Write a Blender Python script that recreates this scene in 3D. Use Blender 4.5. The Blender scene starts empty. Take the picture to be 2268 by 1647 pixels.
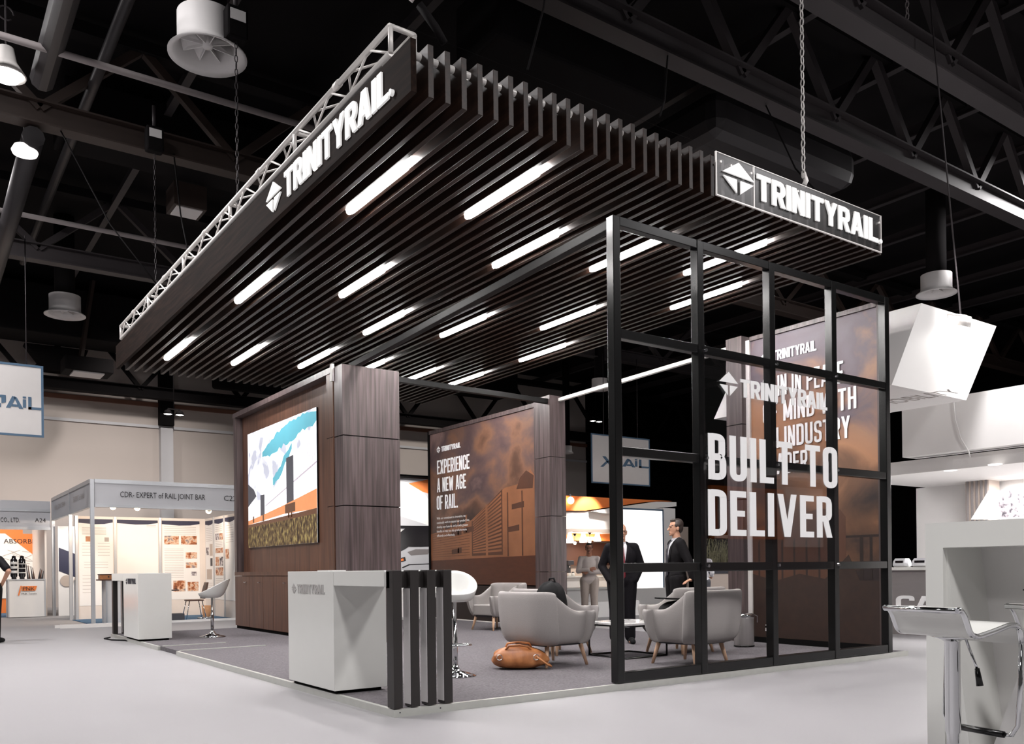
import bpy, bmesh, math, random
from mathutils import Vector, Matrix
random.seed(7)
SC = bpy.context.scene
COL = SC.collection
# ------------------------------------------------------------------ camera
IMG_W, IMG_H = 2268, 1647
FPX, YAW, ROLL, SHY = 1925.3, math.radians(54.7076), math.radians(-0.65026), 436.19
CAM = Vector((-3.1878, -6.1292, 1.16))
_f = Vector((math.cos(YAW), math.sin(YAW), 0)); _r = Vector((math.sin(YAW), -math.cos(YAW), 0)); _u = _r.cross(_f)
_c, _s = math.cos(ROLL), math.sin(ROLL)
CR = _c*_r + _s*_u; CU = -_s*_r + _c*_u; CF = _f
cd = bpy.data.cameras.new('camera'); co = bpy.data.objects.new('camera', cd); COL.objects.link(co)
co.matrix_world = Matrix(((CR.x, CU.x, -CF.x, CAM.x), (CR.y, CU.y, -CF.y, CAM.y), (CR.z, CU.z, -CF.z, CAM.z), (0, 0, 0, 1)))
cd.sensor_fit = 'HORIZONTAL'; cd.sensor_width = 36; cd.lens = FPX/IMG_W*36; cd.shift_y = SHY/IMG_W
cd.clip_end = 300
SC.camera = co
# ------------------------------------------------------------------ world, exposure
SC.view_settings.view_transform = 'Standard'; SC.view_settings.look = 'None'
SC.view_settings.exposure = 0.0; SC.view_settings.gamma = 1.0; SC.view_settings.use_curve_mapping = False
w = bpy.data.worlds.new('hall_ambient'); SC.world = w; w.use_nodes = True
w.node_tree.nodes['Background'].inputs[0].default_value = (1, .97, .95, 1)
w.node_tree.nodes['Background'].inputs[1].default_value = 0.05
SC.cycles.max_bounces = 6; SC.cycles.diffuse_bounces = 3; SC.cycles.glossy_bounces = 3
SC.cycles.transparent_max_bounces = 12
SC.cycles.sample_clamp_indirect = 4.0
SC.cycles.use_denoising = True
def lamp(name, kind, loc, energy, color=(1, 1, 1), size=.5, aim=None, spot=60, blend=.5, size_y=None):
    d = bpy.data.lights.new(name, kind); d.energy = energy; d.color = color
    if kind == 'AREA':
        d.size = size
        if size_y: d.shape = 'RECTANGLE'; d.size_y = size_y
    else: d.shadow_soft_size = size
    if kind == 'SPOT': d.spot_size = math.radians(spot); d.spot_blend = blend
    o = bpy.data.objects.new(name, d); COL.objects.link(o); o.location = loc
    if aim is not None: o.rotation_euler = (Vector(aim)-Vector(loc)).to_track_quat('-Z', 'Y').to_euler()
    return o
# unseen roof lights out of frame; some added to brighten banner, truss and stands
for i, (x, y, e) in enumerate([(-2.5, -8.0, 720), (5.5, -8.5, 760), (-3.4, 4.6, 420), (-5.5, 9.5, 1000), (-4.2, 13.5, 520), (-9, -5, 250), (11.5, -6, 520), (19, 1.5, 1500)]):
    lamp('unseen_hall_light', 'AREA', (x, y, 9.6), e, (1, .97, .97), 1.2)
lamp('unseen_hall_light', 'SPOT', (-4.5, 20.0, 9.3), 2600, (1, .95, .9), .3, (0, 28, 2.0), 75, 1)  # this and the next spots are added to brighten the back wall, no fixtures
lamp('unseen_hall_light', 'SPOT', (4.0, 20.5, 9.9), 2200, (1, .93, .88), .3, (4, 28, 2.0), 75, 1)
lamp('unseen_hall_light', 'SPOT', (14, 21, 9.9), 1800, (1, .93, .86), .3, (17, 28, 2.0), 80, 1)
# ------------------------------------------------------------------ geometry helpers
def ray(px, py):
    return CR*((px-IMG_W/2)/FPX) - CU*((py-IMG_H/2-SHY)/FPX) + CF
def on(px, py, X=None, Y=None, Z=None):
    """point where the sight line through a photo pixel meets the plane X=, Y= or Z="""
    d = ray(px, py)
    t = (X-CAM.x)/d.x if X is not None else (Y-CAM.y)/d.y if Y is not None else (Z-CAM.z)/d.z
    return CAM + d*t
def lin(c):
    c = c/255.0
    return c/12.92 if c <= .04045 else ((c+.055)/1.055)**2.4
def rgb(*c): return (lin(c[0]), lin(c[1]), lin(c[2]), 1)
M = {}
def nodes(name):
    m = bpy.data.materials.new(name); m.use_nodes = True; nt = m.node_tree
    return m, nt, nt.nodes['Principled BSDF']
def mat(name, c, rough=.6, metal=0, emit=0, var=.06, scale=6, stretch=(1, 1, 1), bump=0, spec=.5, ecol=None):
    m, nt, b = nodes(name); N = nt.nodes; L = nt.links
    b.inputs['Roughness'].default_value = rough; b.inputs['Metallic'].default_value = metal
    b.inputs['Specular IOR Level'].default_value = spec
    tc = N.new('ShaderNodeTexCoord'); mp = N.new('ShaderNodeMapping'); mp.inputs['Scale'].default_value = stretch
    L.new(tc.outputs['Object'], mp.inputs[0])
    nz = N.new('ShaderNodeTexNoise'); nz.inputs['Scale'].default_value = scale; nz.inputs['Detail'].default_value = 4
    L.new(mp.outputs[0], nz.inputs['Vector'])
    mx = N.new('ShaderNodeMix'); mx.data_type = 'RGBA'
    k = rgb(*c)
    mx.inputs[6].default_value = (k[0]*(1-var), k[1]*(1-var), k[2]*(1-var), 1)
    mx.inputs[7].default_value = (min(1, k[0]*(1+var)), min(1, k[1]*(1+var)), min(1, k[2]*(1+var)), 1)
    L.new(nz.outputs[0], mx.inputs[0]); L.new(mx.outputs[2], b.inputs['Base Color'])
    if emit:
        b.inputs['Emission Color'].default_value = rgb(*(ecol or c)); b.inputs['Emission Strength'].default_value = emit
    if bump:
        bp = N.new('ShaderNodeBump'); bp.inputs['Strength'].default_value = bump; bp.inputs['Distance'].default_value = .01
        L.new(nz.outputs[0], bp.inputs['Height']); L.new(bp.outputs[0], b.inputs['Normal'])
    M[name] = m; return m
def ramp_mat(name, stops, scale=3, stretch=(1, 1, 1), rough=.5, detail=6, axis=None, emit=0, spec=.5, dist=0):
    """noise through a colour ramp; axis=(index, lo, hi, weight) leans the ramp along one object axis"""
    m, nt, b = nodes(name); N = nt.nodes; L = nt.links
    b.inputs['Roughness'].default_value = rough; b.inputs['Specular IOR Level'].default_value = spec
    tc = N.new('ShaderNodeTexCoord'); mp = N.new('ShaderNodeMapping'); mp.inputs['Scale'].default_value = stretch
    L.new(tc.outputs['Object'], mp.inputs[0])
    nz = N.new('ShaderNodeTexNoise'); nz.inputs['Scale'].default_value = scale; nz.inputs['Detail'].default_value = detail
    nz.inputs['Distortion'].default_value = dist
    L.new(mp.outputs[0], nz.inputs['Vector'])
    fac = nz.outputs[0]
    if axis:
        i, lo, hi, wt = axis
        sp = N.new('ShaderNodeSeparateXYZ'); L.new(tc.outputs['Object'], sp.inputs[0])
        mr = N.new('ShaderNodeMapRange'); mr.inputs[1].default_value = lo; mr.inputs[2].default_value = hi
        L.new(sp.outputs[i], mr.inputs[0])
        mm = N.new('ShaderNodeMix'); mm.data_type = 'FLOAT'; mm.inputs[0].default_value = wt
        L.new(fac, mm.inputs[2]); L.new(mr.outputs[0], mm.inputs[3]); fac = mm.outputs[0]
    cr = N.new('ShaderNodeValToRGB'); e = cr.color_ramp.elements
    while len(e) < len(stops): e.new(.5)
    for k, (p, c) in enumerate(stops): e[k].position = p; e[k].color = rgb(*c)
    L.new(fac, cr.inputs[0]); L.new(cr.outputs[0], b.inputs['Base Color'])
    if emit:
        L.new(cr.outputs[0], b.inputs['Emission Color']); b.inputs['Emission Strength'].default_value = emit
    M[name] = m; return m
def glass_mat(name, tint=(1, 1, 1), alpha=.1, rough=.02):
    m, nt, b = nodes(name); N = nt.nodes; L = nt.links
    tr = N.new('ShaderNodeBsdfTransparent'); gl = N.new('ShaderNodeBsdfGlossy'); gl.inputs['Roughness'].default_value = rough
    tr.inputs[0].default_value = (*tint, 1)
    fr = N.new('ShaderNodeLayerWeight'); fr.inputs[0].default_value = .5
    pw = N.new('ShaderNodeMath'); pw.operation = 'POWER'; pw.inputs[1].default_value = 5; L.new(fr.outputs['Facing'], pw.inputs[0])
    ma = N.new('ShaderNodeMath'); ma.operation = 'MULTIPLY_ADD'; ma.inputs[1].default_value = .8; ma.inputs[2].default_value = alpha
    L.new(pw.outputs[0], ma.inputs[0])
    mx = N.new('ShaderNodeMixShader'); L.new(ma.outputs[0], mx.inputs[0]); L.new(tr.outputs[0], mx.inputs[1]); L.new(gl.outputs[0], mx.inputs[2])
    L.new(mx.outputs[0], N['Material Output'].inputs[0]); M[name] = m; return m
mat('hall_floor', (155, 153, 155), .5, var=.03, scale=1.2, spec=.3)
mat('carpet', (104, 100, 103), .95, var=.6, scale=45, bump=.5, spec=.1)
mat('trim_metal', (205, 206, 200), .35, .5, var=.1, scale=9)
ramp_mat('dark_wood', [(.3, (24, 15, 12)), (.5, (35, 23, 18)), (.7, (46, 30, 24))], 3.5, (8, .5, 8), .42, spec=.2)
ramp_mat('fascia_wood', [(.3, (20, 13, 10)), (.5, (30, 20, 16)), (.7, (40, 28, 23))], 3.5, (8, .5, 8), .8, spec=.08)
mat('black_matt', (16, 15, 15), .6, spec=.25)
ramp_mat('dark_wood_v', [(.3, (56, 46, 46)), (.5, (76, 64, 64)), (.7, (98, 84, 84))], 3.0, (9, 9, .35), .38)
ramp_mat('brown_wood_v', [(.3, (66, 43, 33)), (.5, (84, 56, 43)), (.7, (104, 72, 56))], 3.0, (9, 9, .35), .42)
mat('dark_inner', (10, 9, 9), .8, spec=.1)
mat('slat_black', (38, 34, 33), .42, var=.2, scale=5, stretch=(9, 9, .4))
mat('plate_grey', (196, 192, 192), .35, var=.03)
mat('black_metal', (11, 11, 11), .25, .0, var=.1, spec=.45)
mat('alu', (238, 234, 230), .4, .15, var=.04)
mat('chrome', (225, 226, 228), .08, 1.0, var=.01)
mat('steel', (196, 192, 190), .3, .55, var=.12, scale=3, stretch=(14, 14, .3))
mat('white_gloss', (226, 226, 222), .18, var=.015)
mat('white_matt', (224, 222, 220), .6, var=.02)
mat('booth_white', (238, 236, 234), .55, var=.01)
mat('letter_white', (245, 244, 242), .5, emit=.38, var=.01)
mat('vinyl_white', (248, 248, 248), .5, var=.01)
mat('letter_grey', (176, 174, 172), .4, var=.03)
mat('print_dark', (60, 60, 66), .6)
mat('print_grey', (176, 168, 164), .7)
mat('blue_grey', (74, 100, 124), .6)
mat('fabric_grey', (158, 153, 151), .92, var=.08, scale=180, bump=.25, spec=.15)
mat('fabric_light', (176, 171, 168), .92, var=.08, scale=180, bump=.25, spec=.15)
ramp_mat('beech', [(.3, (200, 160, 130)), (.7, (222, 186, 156))], 4, (6, 6, .6), .5)
ramp_mat('tan_leather', [(.3, (132, 78, 42)), (.5, (172, 108, 62)), (.7, (198, 134, 84))], 5, (1, 1, 1), .42, dist=.6)
mat('black_cloth', (16, 15, 17), .75, var=.2, spec=.25)
mat('suit', (22, 20, 24), .85, var=.15, scale=60, spec=.15)
mat('suit_b', (27, 25, 27), .85, var=.15, scale=60, spec=.15)
mat('skin', (198, 148, 122), .55, var=.06, scale=14)
mat('skin_dark', (150, 102, 80), .55, var=.06, scale=14)
mat('shirt_white', (212, 210, 214), .8, var=.03)
mat('shirt_cream', (196, 186, 182), .85, var=.05, scale=9)
mat('trouser_khaki', (170, 158, 150), .85, var=.05, scale=9)
mat('tie_red', (120, 34, 46), .5, var=.15, scale=60)
mat('tie_dark', (44, 42, 52), .5, var=.35, scale=70)
mat('hair_black', (18, 15, 14), .6, var=.3, scale=80)
mat('hair_brown', (52, 42, 38), .55, var=.3, scale=80)
mat('hair_grey', (120, 112, 108), .6, var=.3, scale=80)
mat('tube_glow', (255, 252, 250), .5, emit=120.0, var=.0)
mat('lamp_glow', (255, 250, 244), .5, emit=14.0, var=.0)
mat('warm_glow', (255, 226, 190), .5, emit=16.0, var=.0)
mat('soft_glow', (255, 250, 246), .5, emit=1.2, var=.0)
mat('roof_steel', (56, 51, 53), .55, .2, var=.2, scale=2)
mat('roof_dark', (20, 18, 19), .8, var=.3, scale=1.0, spec=.1)
mat('roof_brown', (50, 38, 33), .6, var=.25, scale=2)
mat('conduit', (168, 160, 160), .5, var=.08)
mat('duct', (44, 41, 43), .45, .3, var=.15, scale=1.5)
mat('diffuser_white', (236, 233, 232), .5, var=.03)
mat('wall_beige', (190, 181, 176), .8, var=.05, scale=.6)
mat('wall_rust', (120, 82, 66), .7)
mat('curtain', (9, 8, 9), .9, var=.3, spec=.05)
mat('banner_white', (206, 202, 200), .8, var=.03)
mat('shell_panel', (226, 216, 208), .6, var=.03)
mat('shell_grey', (196, 196, 200), .5, var=.02)
mat('shell_alu', (190, 192, 196), .35, .3, var=.03)
mat('carpet_blue', (62, 98, 130), .9, var=.2, scale=80)
mat('orange', (232, 128, 62), .6, var=.05)
mat('navy', (44, 46, 72), .6)
mat('text_black', (40, 38, 40), .6)
mat('glass_black', (24, 22, 26), .12)
mat('grey_panel', (128, 122, 122), .5, var=.06, scale=4, stretch=(1, 1, 9))
mat('taupe', (186, 172, 162), .6, var=.05, scale=5, stretch=(1, 1, 8))
mat('chair_brown', (86, 56, 44), .5)
mat('basket', (176, 132, 96), .8, var=.2, scale=40)
ramp_mat('photo_print', [(.32, (70, 42, 30)), (.45, (176, 104, 62)), (.55, (226, 196, 170)), (.68, (120, 110, 120))], 9, (1, 1, 1), .6, 4)
ramp_mat('photo_grey', [(.35, (56, 52, 58)), (.5, (140, 132, 136)), (.62, (226, 222, 226))], 14, (1, 1, 1), .6, 6)
ramp_mat('leaf_green', [(.3, (70, 84, 50)), (.7, (142, 146, 104))], 8, (1, 1, 1), .6)
ramp_mat('grass_dry', [(.3, (120, 120, 84)), (.7, (190, 186, 150))], 8, (1, 1, 1), .7)
ramp_mat('marble', [(.4, (226, 224, 222)), (.55, (208, 206, 206)), (.62, (168, 166, 168)), (.7, (220, 218, 216))], 5, (1, 1, 1), .15, 8, dist=1.5)
glass_mat('acrylic', (.93, .93, .94), .02, .35)
glass_mat('smoke_glass', (.80, .79, .80), .05)

WORLD = set()
def attach(o, parent):
    if parent is None: return o
    o.parent = parent
    if parent.name in WORLD: o.location = -parent.location   # built in hall coordinates under an Empty at the thing's base
    return o
class MB:
    """collects shapes, then links them as ONE mesh object"""
    def __init__(s): s.v = []; s.f = []; s.m = []; s.sm = []
    def add(s, vs, fs, mi=0, smooth=False):
        k = len(s.v); s.v += [tuple(p) for p in vs]
        for f in fs: s.f.append(tuple(i+k for i in f)); s.m.append(mi); s.sm.append(smooth)
        return s
    def box(s, x0, x1, y0, y1, z0, z1, mi=0):
        return s.add([(x0, y0, z0), (x1, y0, z0), (x1, y1, z0), (x0, y1, z0), (x0, y0, z1), (x1, y0, z1), (x1, y1, z1), (x0, y1, z1)],
                     [(0, 3, 2, 1), (4, 5, 6, 7), (0, 1, 5, 4), (1, 2, 6, 5), (2, 3, 7, 6), (3, 0, 4, 7)], mi)
    def bar(s, a, b, wd, ht, mi=0, up=(0, 0, 1)):
        a, b = Vector(a), Vector(b); d = (b-a).normalized(); u = Vector(up)
        if abs(d.dot(u)) > .99: u = Vector((1, 0, 0))
        sd = d.cross(u).normalized(); u = sd.cross(d)
        vs = [p+sd*i*wd/2+u*j*ht/2 for p in (a, b) for i, j in ((-1, -1), (1, -1), (1, 1), (-1, 1))]
        return s.add(vs, [(0, 1, 2, 3), (7, 6, 5, 4), (0, 4, 5, 1), (1, 5, 6, 2), (2, 6, 7, 3), (3, 7, 4, 0)], mi)
    def tube(s, pts, r, n=10, mi=0, closed=False, cap=True):
        pts = [Vector(p) for p in pts]; rs = r if isinstance(r, (list, tuple)) else [r]*len(pts)
        rings = []; prev = None
        for i, p in enumerate(pts):
            a = pts[i-1] if (i or closed) else p; b = pts[(i+1) % len(pts)] if (i < len(pts)-1 or closed) else p
            d = (b-a).normalized()
            if prev is None:
                u = Vector((0, 0, 1)) if abs(d.z) < .9 else Vector((1, 0, 0)); sd = d.cross(u).normalized()
            else:
                sd = prev-d*prev.dot(d)
                sd = sd.normalized() if sd.length > 1e-6 else d.orthogonal().normalized()
            prev = sd; u = sd.cross(d)
            rings.append([p+(sd*math.cos(t)+u*math.sin(t))*rs[i] for t in [2*math.pi*k/n for k in range(n)]])
        return s.loft(rings, mi, True, cap and not closed, closed)
    def loft(s, rings, mi=0, smooth=True, cap=True, loop=False, flip=False):
        n = len(rings[0]); vs = [p for r in rings for p in r]; fs = []
        R = len(rings)
        for i in range(R if loop else R-1):
            a, b = i*n, ((i+1) % R)*n
            for k in range(n):
                q = (a+k, a+(k+1) % n, b+(k+1) % n, b+k)
                fs.append(q if not flip else q[::-1])
        s.add(vs, fs, mi, smooth)
        if cap:
            k = len(s.v)-len(vs)
            s.f.append(tuple(k+i for i in range(n))[::-1]); s.m.append(mi); s.sm.append(False)
            s.f.append(tuple(k+(R-1)*n+i for i in range(n))); s.m.append(mi); s.sm.append(False)
        return s
    def lathe(s, prof, c=(0, 0, 0), n=32, mi=0, cap=True):
        c = Vector(c)
        return s.loft([[c+Vector((r*math.cos(2*math.pi*k/n), r*math.sin(2*math.pi*k/n), z)) for k in range(n)] for r, z in prof], mi, True, cap)
    def prism(s, poly, o, u, v, nrm, d0=0, d1=.01, mi=0):
        """2-D polygon (convex or simple) laid in the plane o+u*x+v*y and given depth along nrm"""
        o, u, v, nrm = Vector(o), Vector(u), Vector(v), Vector(nrm); n = len(poly)
        A = [o+u*x+v*y+nrm*d0 for x, y in poly]; B = [o+u*x+v*y+nrm*d1 for x, y in poly]
        fs = [tuple(range(n))[::-1], tuple(range(n, 2*n))]+[(i, (i+1) % n, n+(i+1) % n, n+i) for i in range(n)]
        return s.add(A+B, fs, mi)
    def quad(s, a, b, c, d, mi=0): return s.add([a, b, c, d], [(0, 1, 2, 3)], mi)
    def build(s, name, mats, parent=None, bevel=0, sub=0, fix=True):
        me = bpy.data.meshes.new(name); me.from_pydata(s.v, [], s.f)
        for m in (mats if isinstance(mats, (list, tuple)) else [mats]): me.materials.append(M[m] if isinstance(m, str) else m)
        me.polygons.foreach_set('material_index', s.m); me.polygons.foreach_set('use_smooth', s.sm)
        if fix:
            bm = bmesh.new(); bm.from_mesh(me); bmesh.ops.recalc_face_normals(bm, faces=bm.faces); bm.to_mesh(me); bm.free()
        o = bpy.data.objects.new(name, me); COL.objects.link(o)
        attach(o, parent)
        if bevel:
            b = o.modifiers.new('b', 'BEVEL'); b.width = bevel; b.segments = 2; b.limit_method = 'ANGLE'
        if sub:
            b = o.modifiers.new('s', 'SUBSURF'); b.levels = sub; b.render_levels = sub
        return o
def tag(o, label, cat, group=None, kind=None):
    o['label'] = label; o['category'] = cat
    if group: o['group'] = group
    if kind: o['kind'] = kind
    return o
def thing(name, loc, label, cat, group=None, rz=0, local=False):
    o = bpy.data.objects.new(name, None)
    if not local: WORLD.add(o.name)
    COL.objects.link(o); o.location = loc; o.rotation_euler = (0, 0, rz); o.empty_display_size = .1
    return tag(o, label, cat, group)
def struct(o): o['kind'] = 'structure'; return o
def plabel(o, label): o['label'] = label; return o
def dup(root, loc, rz, label, group=None):
    r = root.copy(); COL.objects.link(r); r.location = loc; r.rotation_euler = (0, 0, rz); r['label'] = label
    if group: r['group'] = group
    for ch in list(root.children):
        c = ch.copy(); COL.objects.link(c); c.parent = r
        for g in list(ch.children):
            d = g.copy(); COL.objects.link(d); d.parent = c
    return r
# ------------------------------------------------------------------ lettering
def rounded(pts, r, closed=False, n=6):
    out = []; P = [Vector((*p, 0)) for p in pts]; N = len(P)
    for i, p in enumerate(P):
        if not closed and i in (0, N-1): out.append((p.x, p.y)); continue
        a = (P[i-1]-p); b = (P[(i+1) % N]-p); k = min(r, a.length*.499, b.length*.499)
        a.normalize(); b.normalize()
        if k < 1e-5: out.append((p.x, p.y)); continue
        p0 = p+a*k; p1 = p+b*k
        for j in range(n+1):
            t = j/n; q = p0*(1-t)**2+p*2*t*(1-t)+p1*t*t; out.append((q.x, q.y))
    return out
def ribbon(pts, t, closed=False):
    """quads of a stroke of thickness t along a polyline, mitred"""
    P = [Vector((*p, 0)) for p in pts]; N = len(P); off = []
    for i, p in enumerate(P):
        a = P[i-1] if (i or closed) else None; b = P[(i+1) % N] if (i < N-1 or closed) else None
        d1 = (p-a).normalized() if a is not None else (b-p).normalized(); d2 = (b-p).normalized() if b is not None else d1
        n1 = Vector((-d1.y, d1.x, 0)); n2 = Vector((-d2.y, d2.x, 0)); m = n1+n2
        m = m/max(.3, m.dot(n1)) if m.length > 1e-6 else n1
        off.append((p+m*t/2, p-m*t/2))
    q = []
    for i in range(N if closed else N-1):
        (a, b), (c, d) = off[i], off[(i+1) % N]
        q.append([(b.x, b.y), (d.x, d.y), (c.x, c.y), (a.x, a.y)])
    return q
def glyph(ch, w, t):
    """(advance width, list of polygons) for a heavy condensed capital of height 1"""
    a = t/2; L, R, B, T = a, w-a, a*.92, 1-a*.92; r = min(.9*(w-t), .24); md = .5
    rect = lambda x0, x1, y0, y1: [(x0, y0), (x1, y0), (x1, y1), (x0, y1)]
    para = lambda x0, y0, x1, y1, k=1.0: [(x0-a*k, y0), (x0+a*k, y0), (x1+a*k, y1), (x1-a*k, y1)]
    rib = lambda pts, cl=False, rr=r: ribbon(rounded(pts, rr, cl), t, cl)
    st = rect(0, t, 0, 1)
    if ch == ' ': return w*.45, []
    if ch == 'I': return t, [rect(0, t, 0, 1)]
    if ch == '.': return t, [rect(0, t, 0, t)]
    if ch == 'L': return w*.86, [st, rect(t, w*.86, 0, t*.95)]
    if ch == 'T': return w, [rect(0, w, 1-t*.95, 1), rect(w/2-a, w/2+a, 0, 1-t*.95)]
    if ch == 'E': return w*.88, [st, rect(t, w*.88, 0, t*.95), rect(t, w*.88, 1-t*.95, 1), rect(t, w*.8, md-a*.9, md+a*.9)]
    if ch == 'F': return w*.86, [st, rect(t, w*.86, 1-t*.95, 1), rect(t, w*.78, md-a*.9, md+a*.9)]
    if ch == 'H': return w, [st, rect(w-t, w, 0, 1), rect(t, w-t, md-a*.9, md+a*.9)]
    if ch == 'N': return w, [st, rect(w-t, w, 0, 1), para(a, 1, w-a, 0)]
    if ch == 'M': return w*1.25, [st, rect(w*1.25-t, w*1.25, 0, 1), para(a, 1, w*.625, .12, .9), para(w*1.25-a, 1, w*.625, .12, .9)]
    if ch == 'A': return w*1.08, [para(a, 0, w*.54-a*.25, 1), para(w*1.08-a, 0, w*.54+a*.25, 1), rect(w*.28, w*.8, .2, .2+t*.8)]
    if ch == 'V': return w*1.2, [para(a, 1, w*.6-a*.1, 0, .92), para(w*1.2-a, 1, w*.6+a*.1, 0, .92)]
    if ch == 'W': return w*1.5, [para(a, 1, w*.42, 0, .9), para(w*.75, .92, w*.42, 0, .9), para(w*.75, .92, w*1.08, 0, .9), para(w*1.5-a, 1, w*1.08, 0, .9)]
    if ch == 'X': return w*1.06, [para(a, 0, w*1.06-a, 1), para(a, 1, w*1.06-a, 0)]
    if ch == 'Y': return w*1.06, [para(a, 1, w*.53, .42), para(w*1.06-a, 1, w*.53, .42), rect(w*.53-a, w*.53+a, 0, .48)]
    if ch in 'RP':
        g = [st]+rib([(L, T), (R, T), (R, .46), (L, .46)])
        if ch == 'R': g.append(para(w*.56, .46, w-a*.9, 0))
        return w, g
    if ch == 'B': return w, [st]+rib([(L, T), (R-.02, T), (R-.02, .5), (L, .5)])+rib([(L, .5), (R, .5), (R, B), (L, B)])
    if ch == 'D': return w, [st]+rib([(L, T), (R, T), (R, B), (L, B)])
    if ch == 'O': return w, rib([(L, .5), (L, T), (R, T), (R, B), (L, B)], True)
    if ch == 'C': return w*.96, rib([(R, .66), (R, T), (L, T), (L, B), (R, B), (R, .34)])
    if ch == 'G': return w, rib([(R, .68), (R, T), (L, T), (L, B), (R, B), (R, .45), (w*.5, .45)])
    if ch == 'U': return w, rib([(L, 1), (L, B), (R, B), (R, 1)])
    if ch == 'S': return w*.96, rib([(R, .70), (R, T), (L, T), (L, .53), (R, .47), (R, B), (L, B), (L, .30)])
    return w, [rect(0, w, 0, 1)]
def line_polys(text, w, t, gap):
    x = 0; out = []
    for ch in text:
        ad, g = glyph(ch, w, t)
        out += [[(px+x, py) for px, py in p] for p in g]; x += ad+gap
    return x-gap, out
def lettering(name, text, mname, parent, o, u, v, nrm, height, width, depth=.01, w=.5, t=.2, gap=.07):
    """a line of capitals fitted to height and width, standing depth proud of the plane"""
    W, P = line_polys(text, w, t, gap); mb = MB(); sx = width/W
    for i, p in enumerate(P): mb.prism([(x*sx, y*height) for x, y in p], o, u, v, nrm, 0, depth+.0004*(i % 7))
    return mb.build(name, mname, parent)
EMB = [[(0, .56), (1, .56), (.5, 1)], [(.02, .44), (.44, .44), (.44, .02)], [(.56, .44), (.98, .44), (.56, .02)]]
def words(name, text, mname, parent, o, u, v, nrm, height, width, depth=.01, w=.5, t=.2, gap=.07):
    """the same, one part per word"""
    k = width/line_polys(text, w, t, gap)[0]; done = ''
    for wd in text.split(' '):
        x = (line_polys(done, w, t, gap)[0]+gap)*k if done else 0
        lettering(name, wd, mname, parent, Vector(o)+Vector(u)*x, u, v, nrm, height, line_polys(wd, w, t, gap)[0]*k, depth, w, t, gap)
        done += wd+' '
def emblem(name, mname, parent, o, u, v, nrm, height, width, depth=.01):
    mb = MB()
    for p in EMB: mb.prism([(x*width, y*height) for x, y in p], o, u, v, nrm, 0, depth)
    return mb.build(name, mname, parent)
def plain_text(name, body, mname, parent, o, u, v, height, width=None, depth=.002, line=1.0):
    """small printed writing from the built-in typeface, as a mesh"""
    c = bpy.data.curves.new(name, 'FONT'); c.body = body; c.size = 1; c.extrude = 0; c.space_line = line; c.resolution_u = 2
    ob = bpy.data.objects.new('writing', c); COL.objects.link(ob)
    dg = bpy.context.evaluated_depsgraph_get(); me = bpy.data.meshes.new_from_object(ob.evaluated_get(dg))
    bpy.data.objects.remove(ob)
    xs = [p.co.x for p in me.vertices]; x0, x1 = min(xs), max(xs)
    sy = height/.73; sx = width/(x1-x0) if width else sy
    o, u, v = Vector(o), Vector(u), Vector(v); n = u.cross(v).normalized()
    for p in me.vertices: p.co = o+u*((p.co.x-x0)*sx)+v*(p.co.y*sy)+n*depth
    me.materials.clear(); me.materials.append(M[mname]); me.name = name
    r = bpy.data.objects.new(name, me); COL.objects.link(r)
    attach(r, parent)
    return r
X_, Y_, Z_ = Vector((1, 0, 0)), Vector((0, 1, 0)), Vector((0, 0, 1))
FZ = .06   # top of the stand's raised floor
# ================================================================== the hall
struct(MB().box(-16, 36, -14, 30, -.2, 0).build('floor', 'hall_floor'))
struct(MB().box(-16, 36, -14, 30, 10.6, 10.8).build('ceiling', 'roof_dark'))
wb = MB().box(-16, 25.7, 28, 28.3, 0, 6.62).build('wall_back', 'wall_beige'); struct(wb)
up = MB().box(-16, 25.7, 28.02, 28.3, 6.62, 10.6).build('wall_back_upper', 'wall_beige'); struct(up)
struct(MB().box(-16, 25.7, 27.93, 28.0, 6.56, 6.66).build('trim_1', 'shell_grey'))
struct(MB().box(-16, 25.7, 27.90, 28.02, 7.35, 7.5).build('trim_2', 'wall_rust'))
struct(MB().box(4.86, 5.3, 27.7, 28.0, 0, 6.56).build('trim_3', 'shell_grey'))
struct(MB().box(4.83, 5.33, 27.62, 27.95, 6.66, 10.6).build('trim_4', 'roof_dark'))
struct(MB().box(25.7, 36, 27.6, 28.3, 0, 10.6).build('wall_back_curtain', 'curtain'))
struct(MB().box(35.7, 36, -14, 28.3, 0, 10.6).build('wall_right', 'curtain'))
# ---- roof steelwork: girders run along X, purlins along Y
def girder(y, z, h, label, m='roof_steel', x0=-14, x1=35, step=2.4, wd=.3, diag=True, group='roof girders over the hall'):
    t = thing('roof_girder', (x0, y, z), label, 'roof girder', group)
    mb = MB().box(x0, x1, y-wd/2, y+wd/2, z, z+.03).box(x0, x1, y-.02, y+.02, z+.03, z+.37).box(x0, x1, y-wd/2, y+wd/2, z+.37, z+.4)
    mb.build('bottom_chord', m, t)
    MB().box(x0, x1, y-wd/2, y+wd/2, z+h-.2, z+h).build('top_chord', 'roof_dark', t)
    if diag:
        n = int((x1-x0)/step)
        for i in range(n):
            a = x0+i*step; b = a+step/2
            MB().bar((a, y, z+.3), (b, y, z+h-.1), .14, .14).build('web_diagonal', m, t)
            MB().bar((b, y, z+h-.1), (a+step, y, z+.3), .14, .14).build('web_diagonal', m, t)
    return t
girder(2.8, 8.5, 1.9, 'grey steel roof girder with broad underside crossing above the canopy, nearer its front corner sign')
girder(.8, 8.5, 1.9, 'outer grey steel roof girder crossing the upper right corner of the photo')
girder(9.95, 8.5, 1.9, 'brownish roof girder with perforated web behind the white truss, hung with cables', 'roof_brown', step=3.2)
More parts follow.
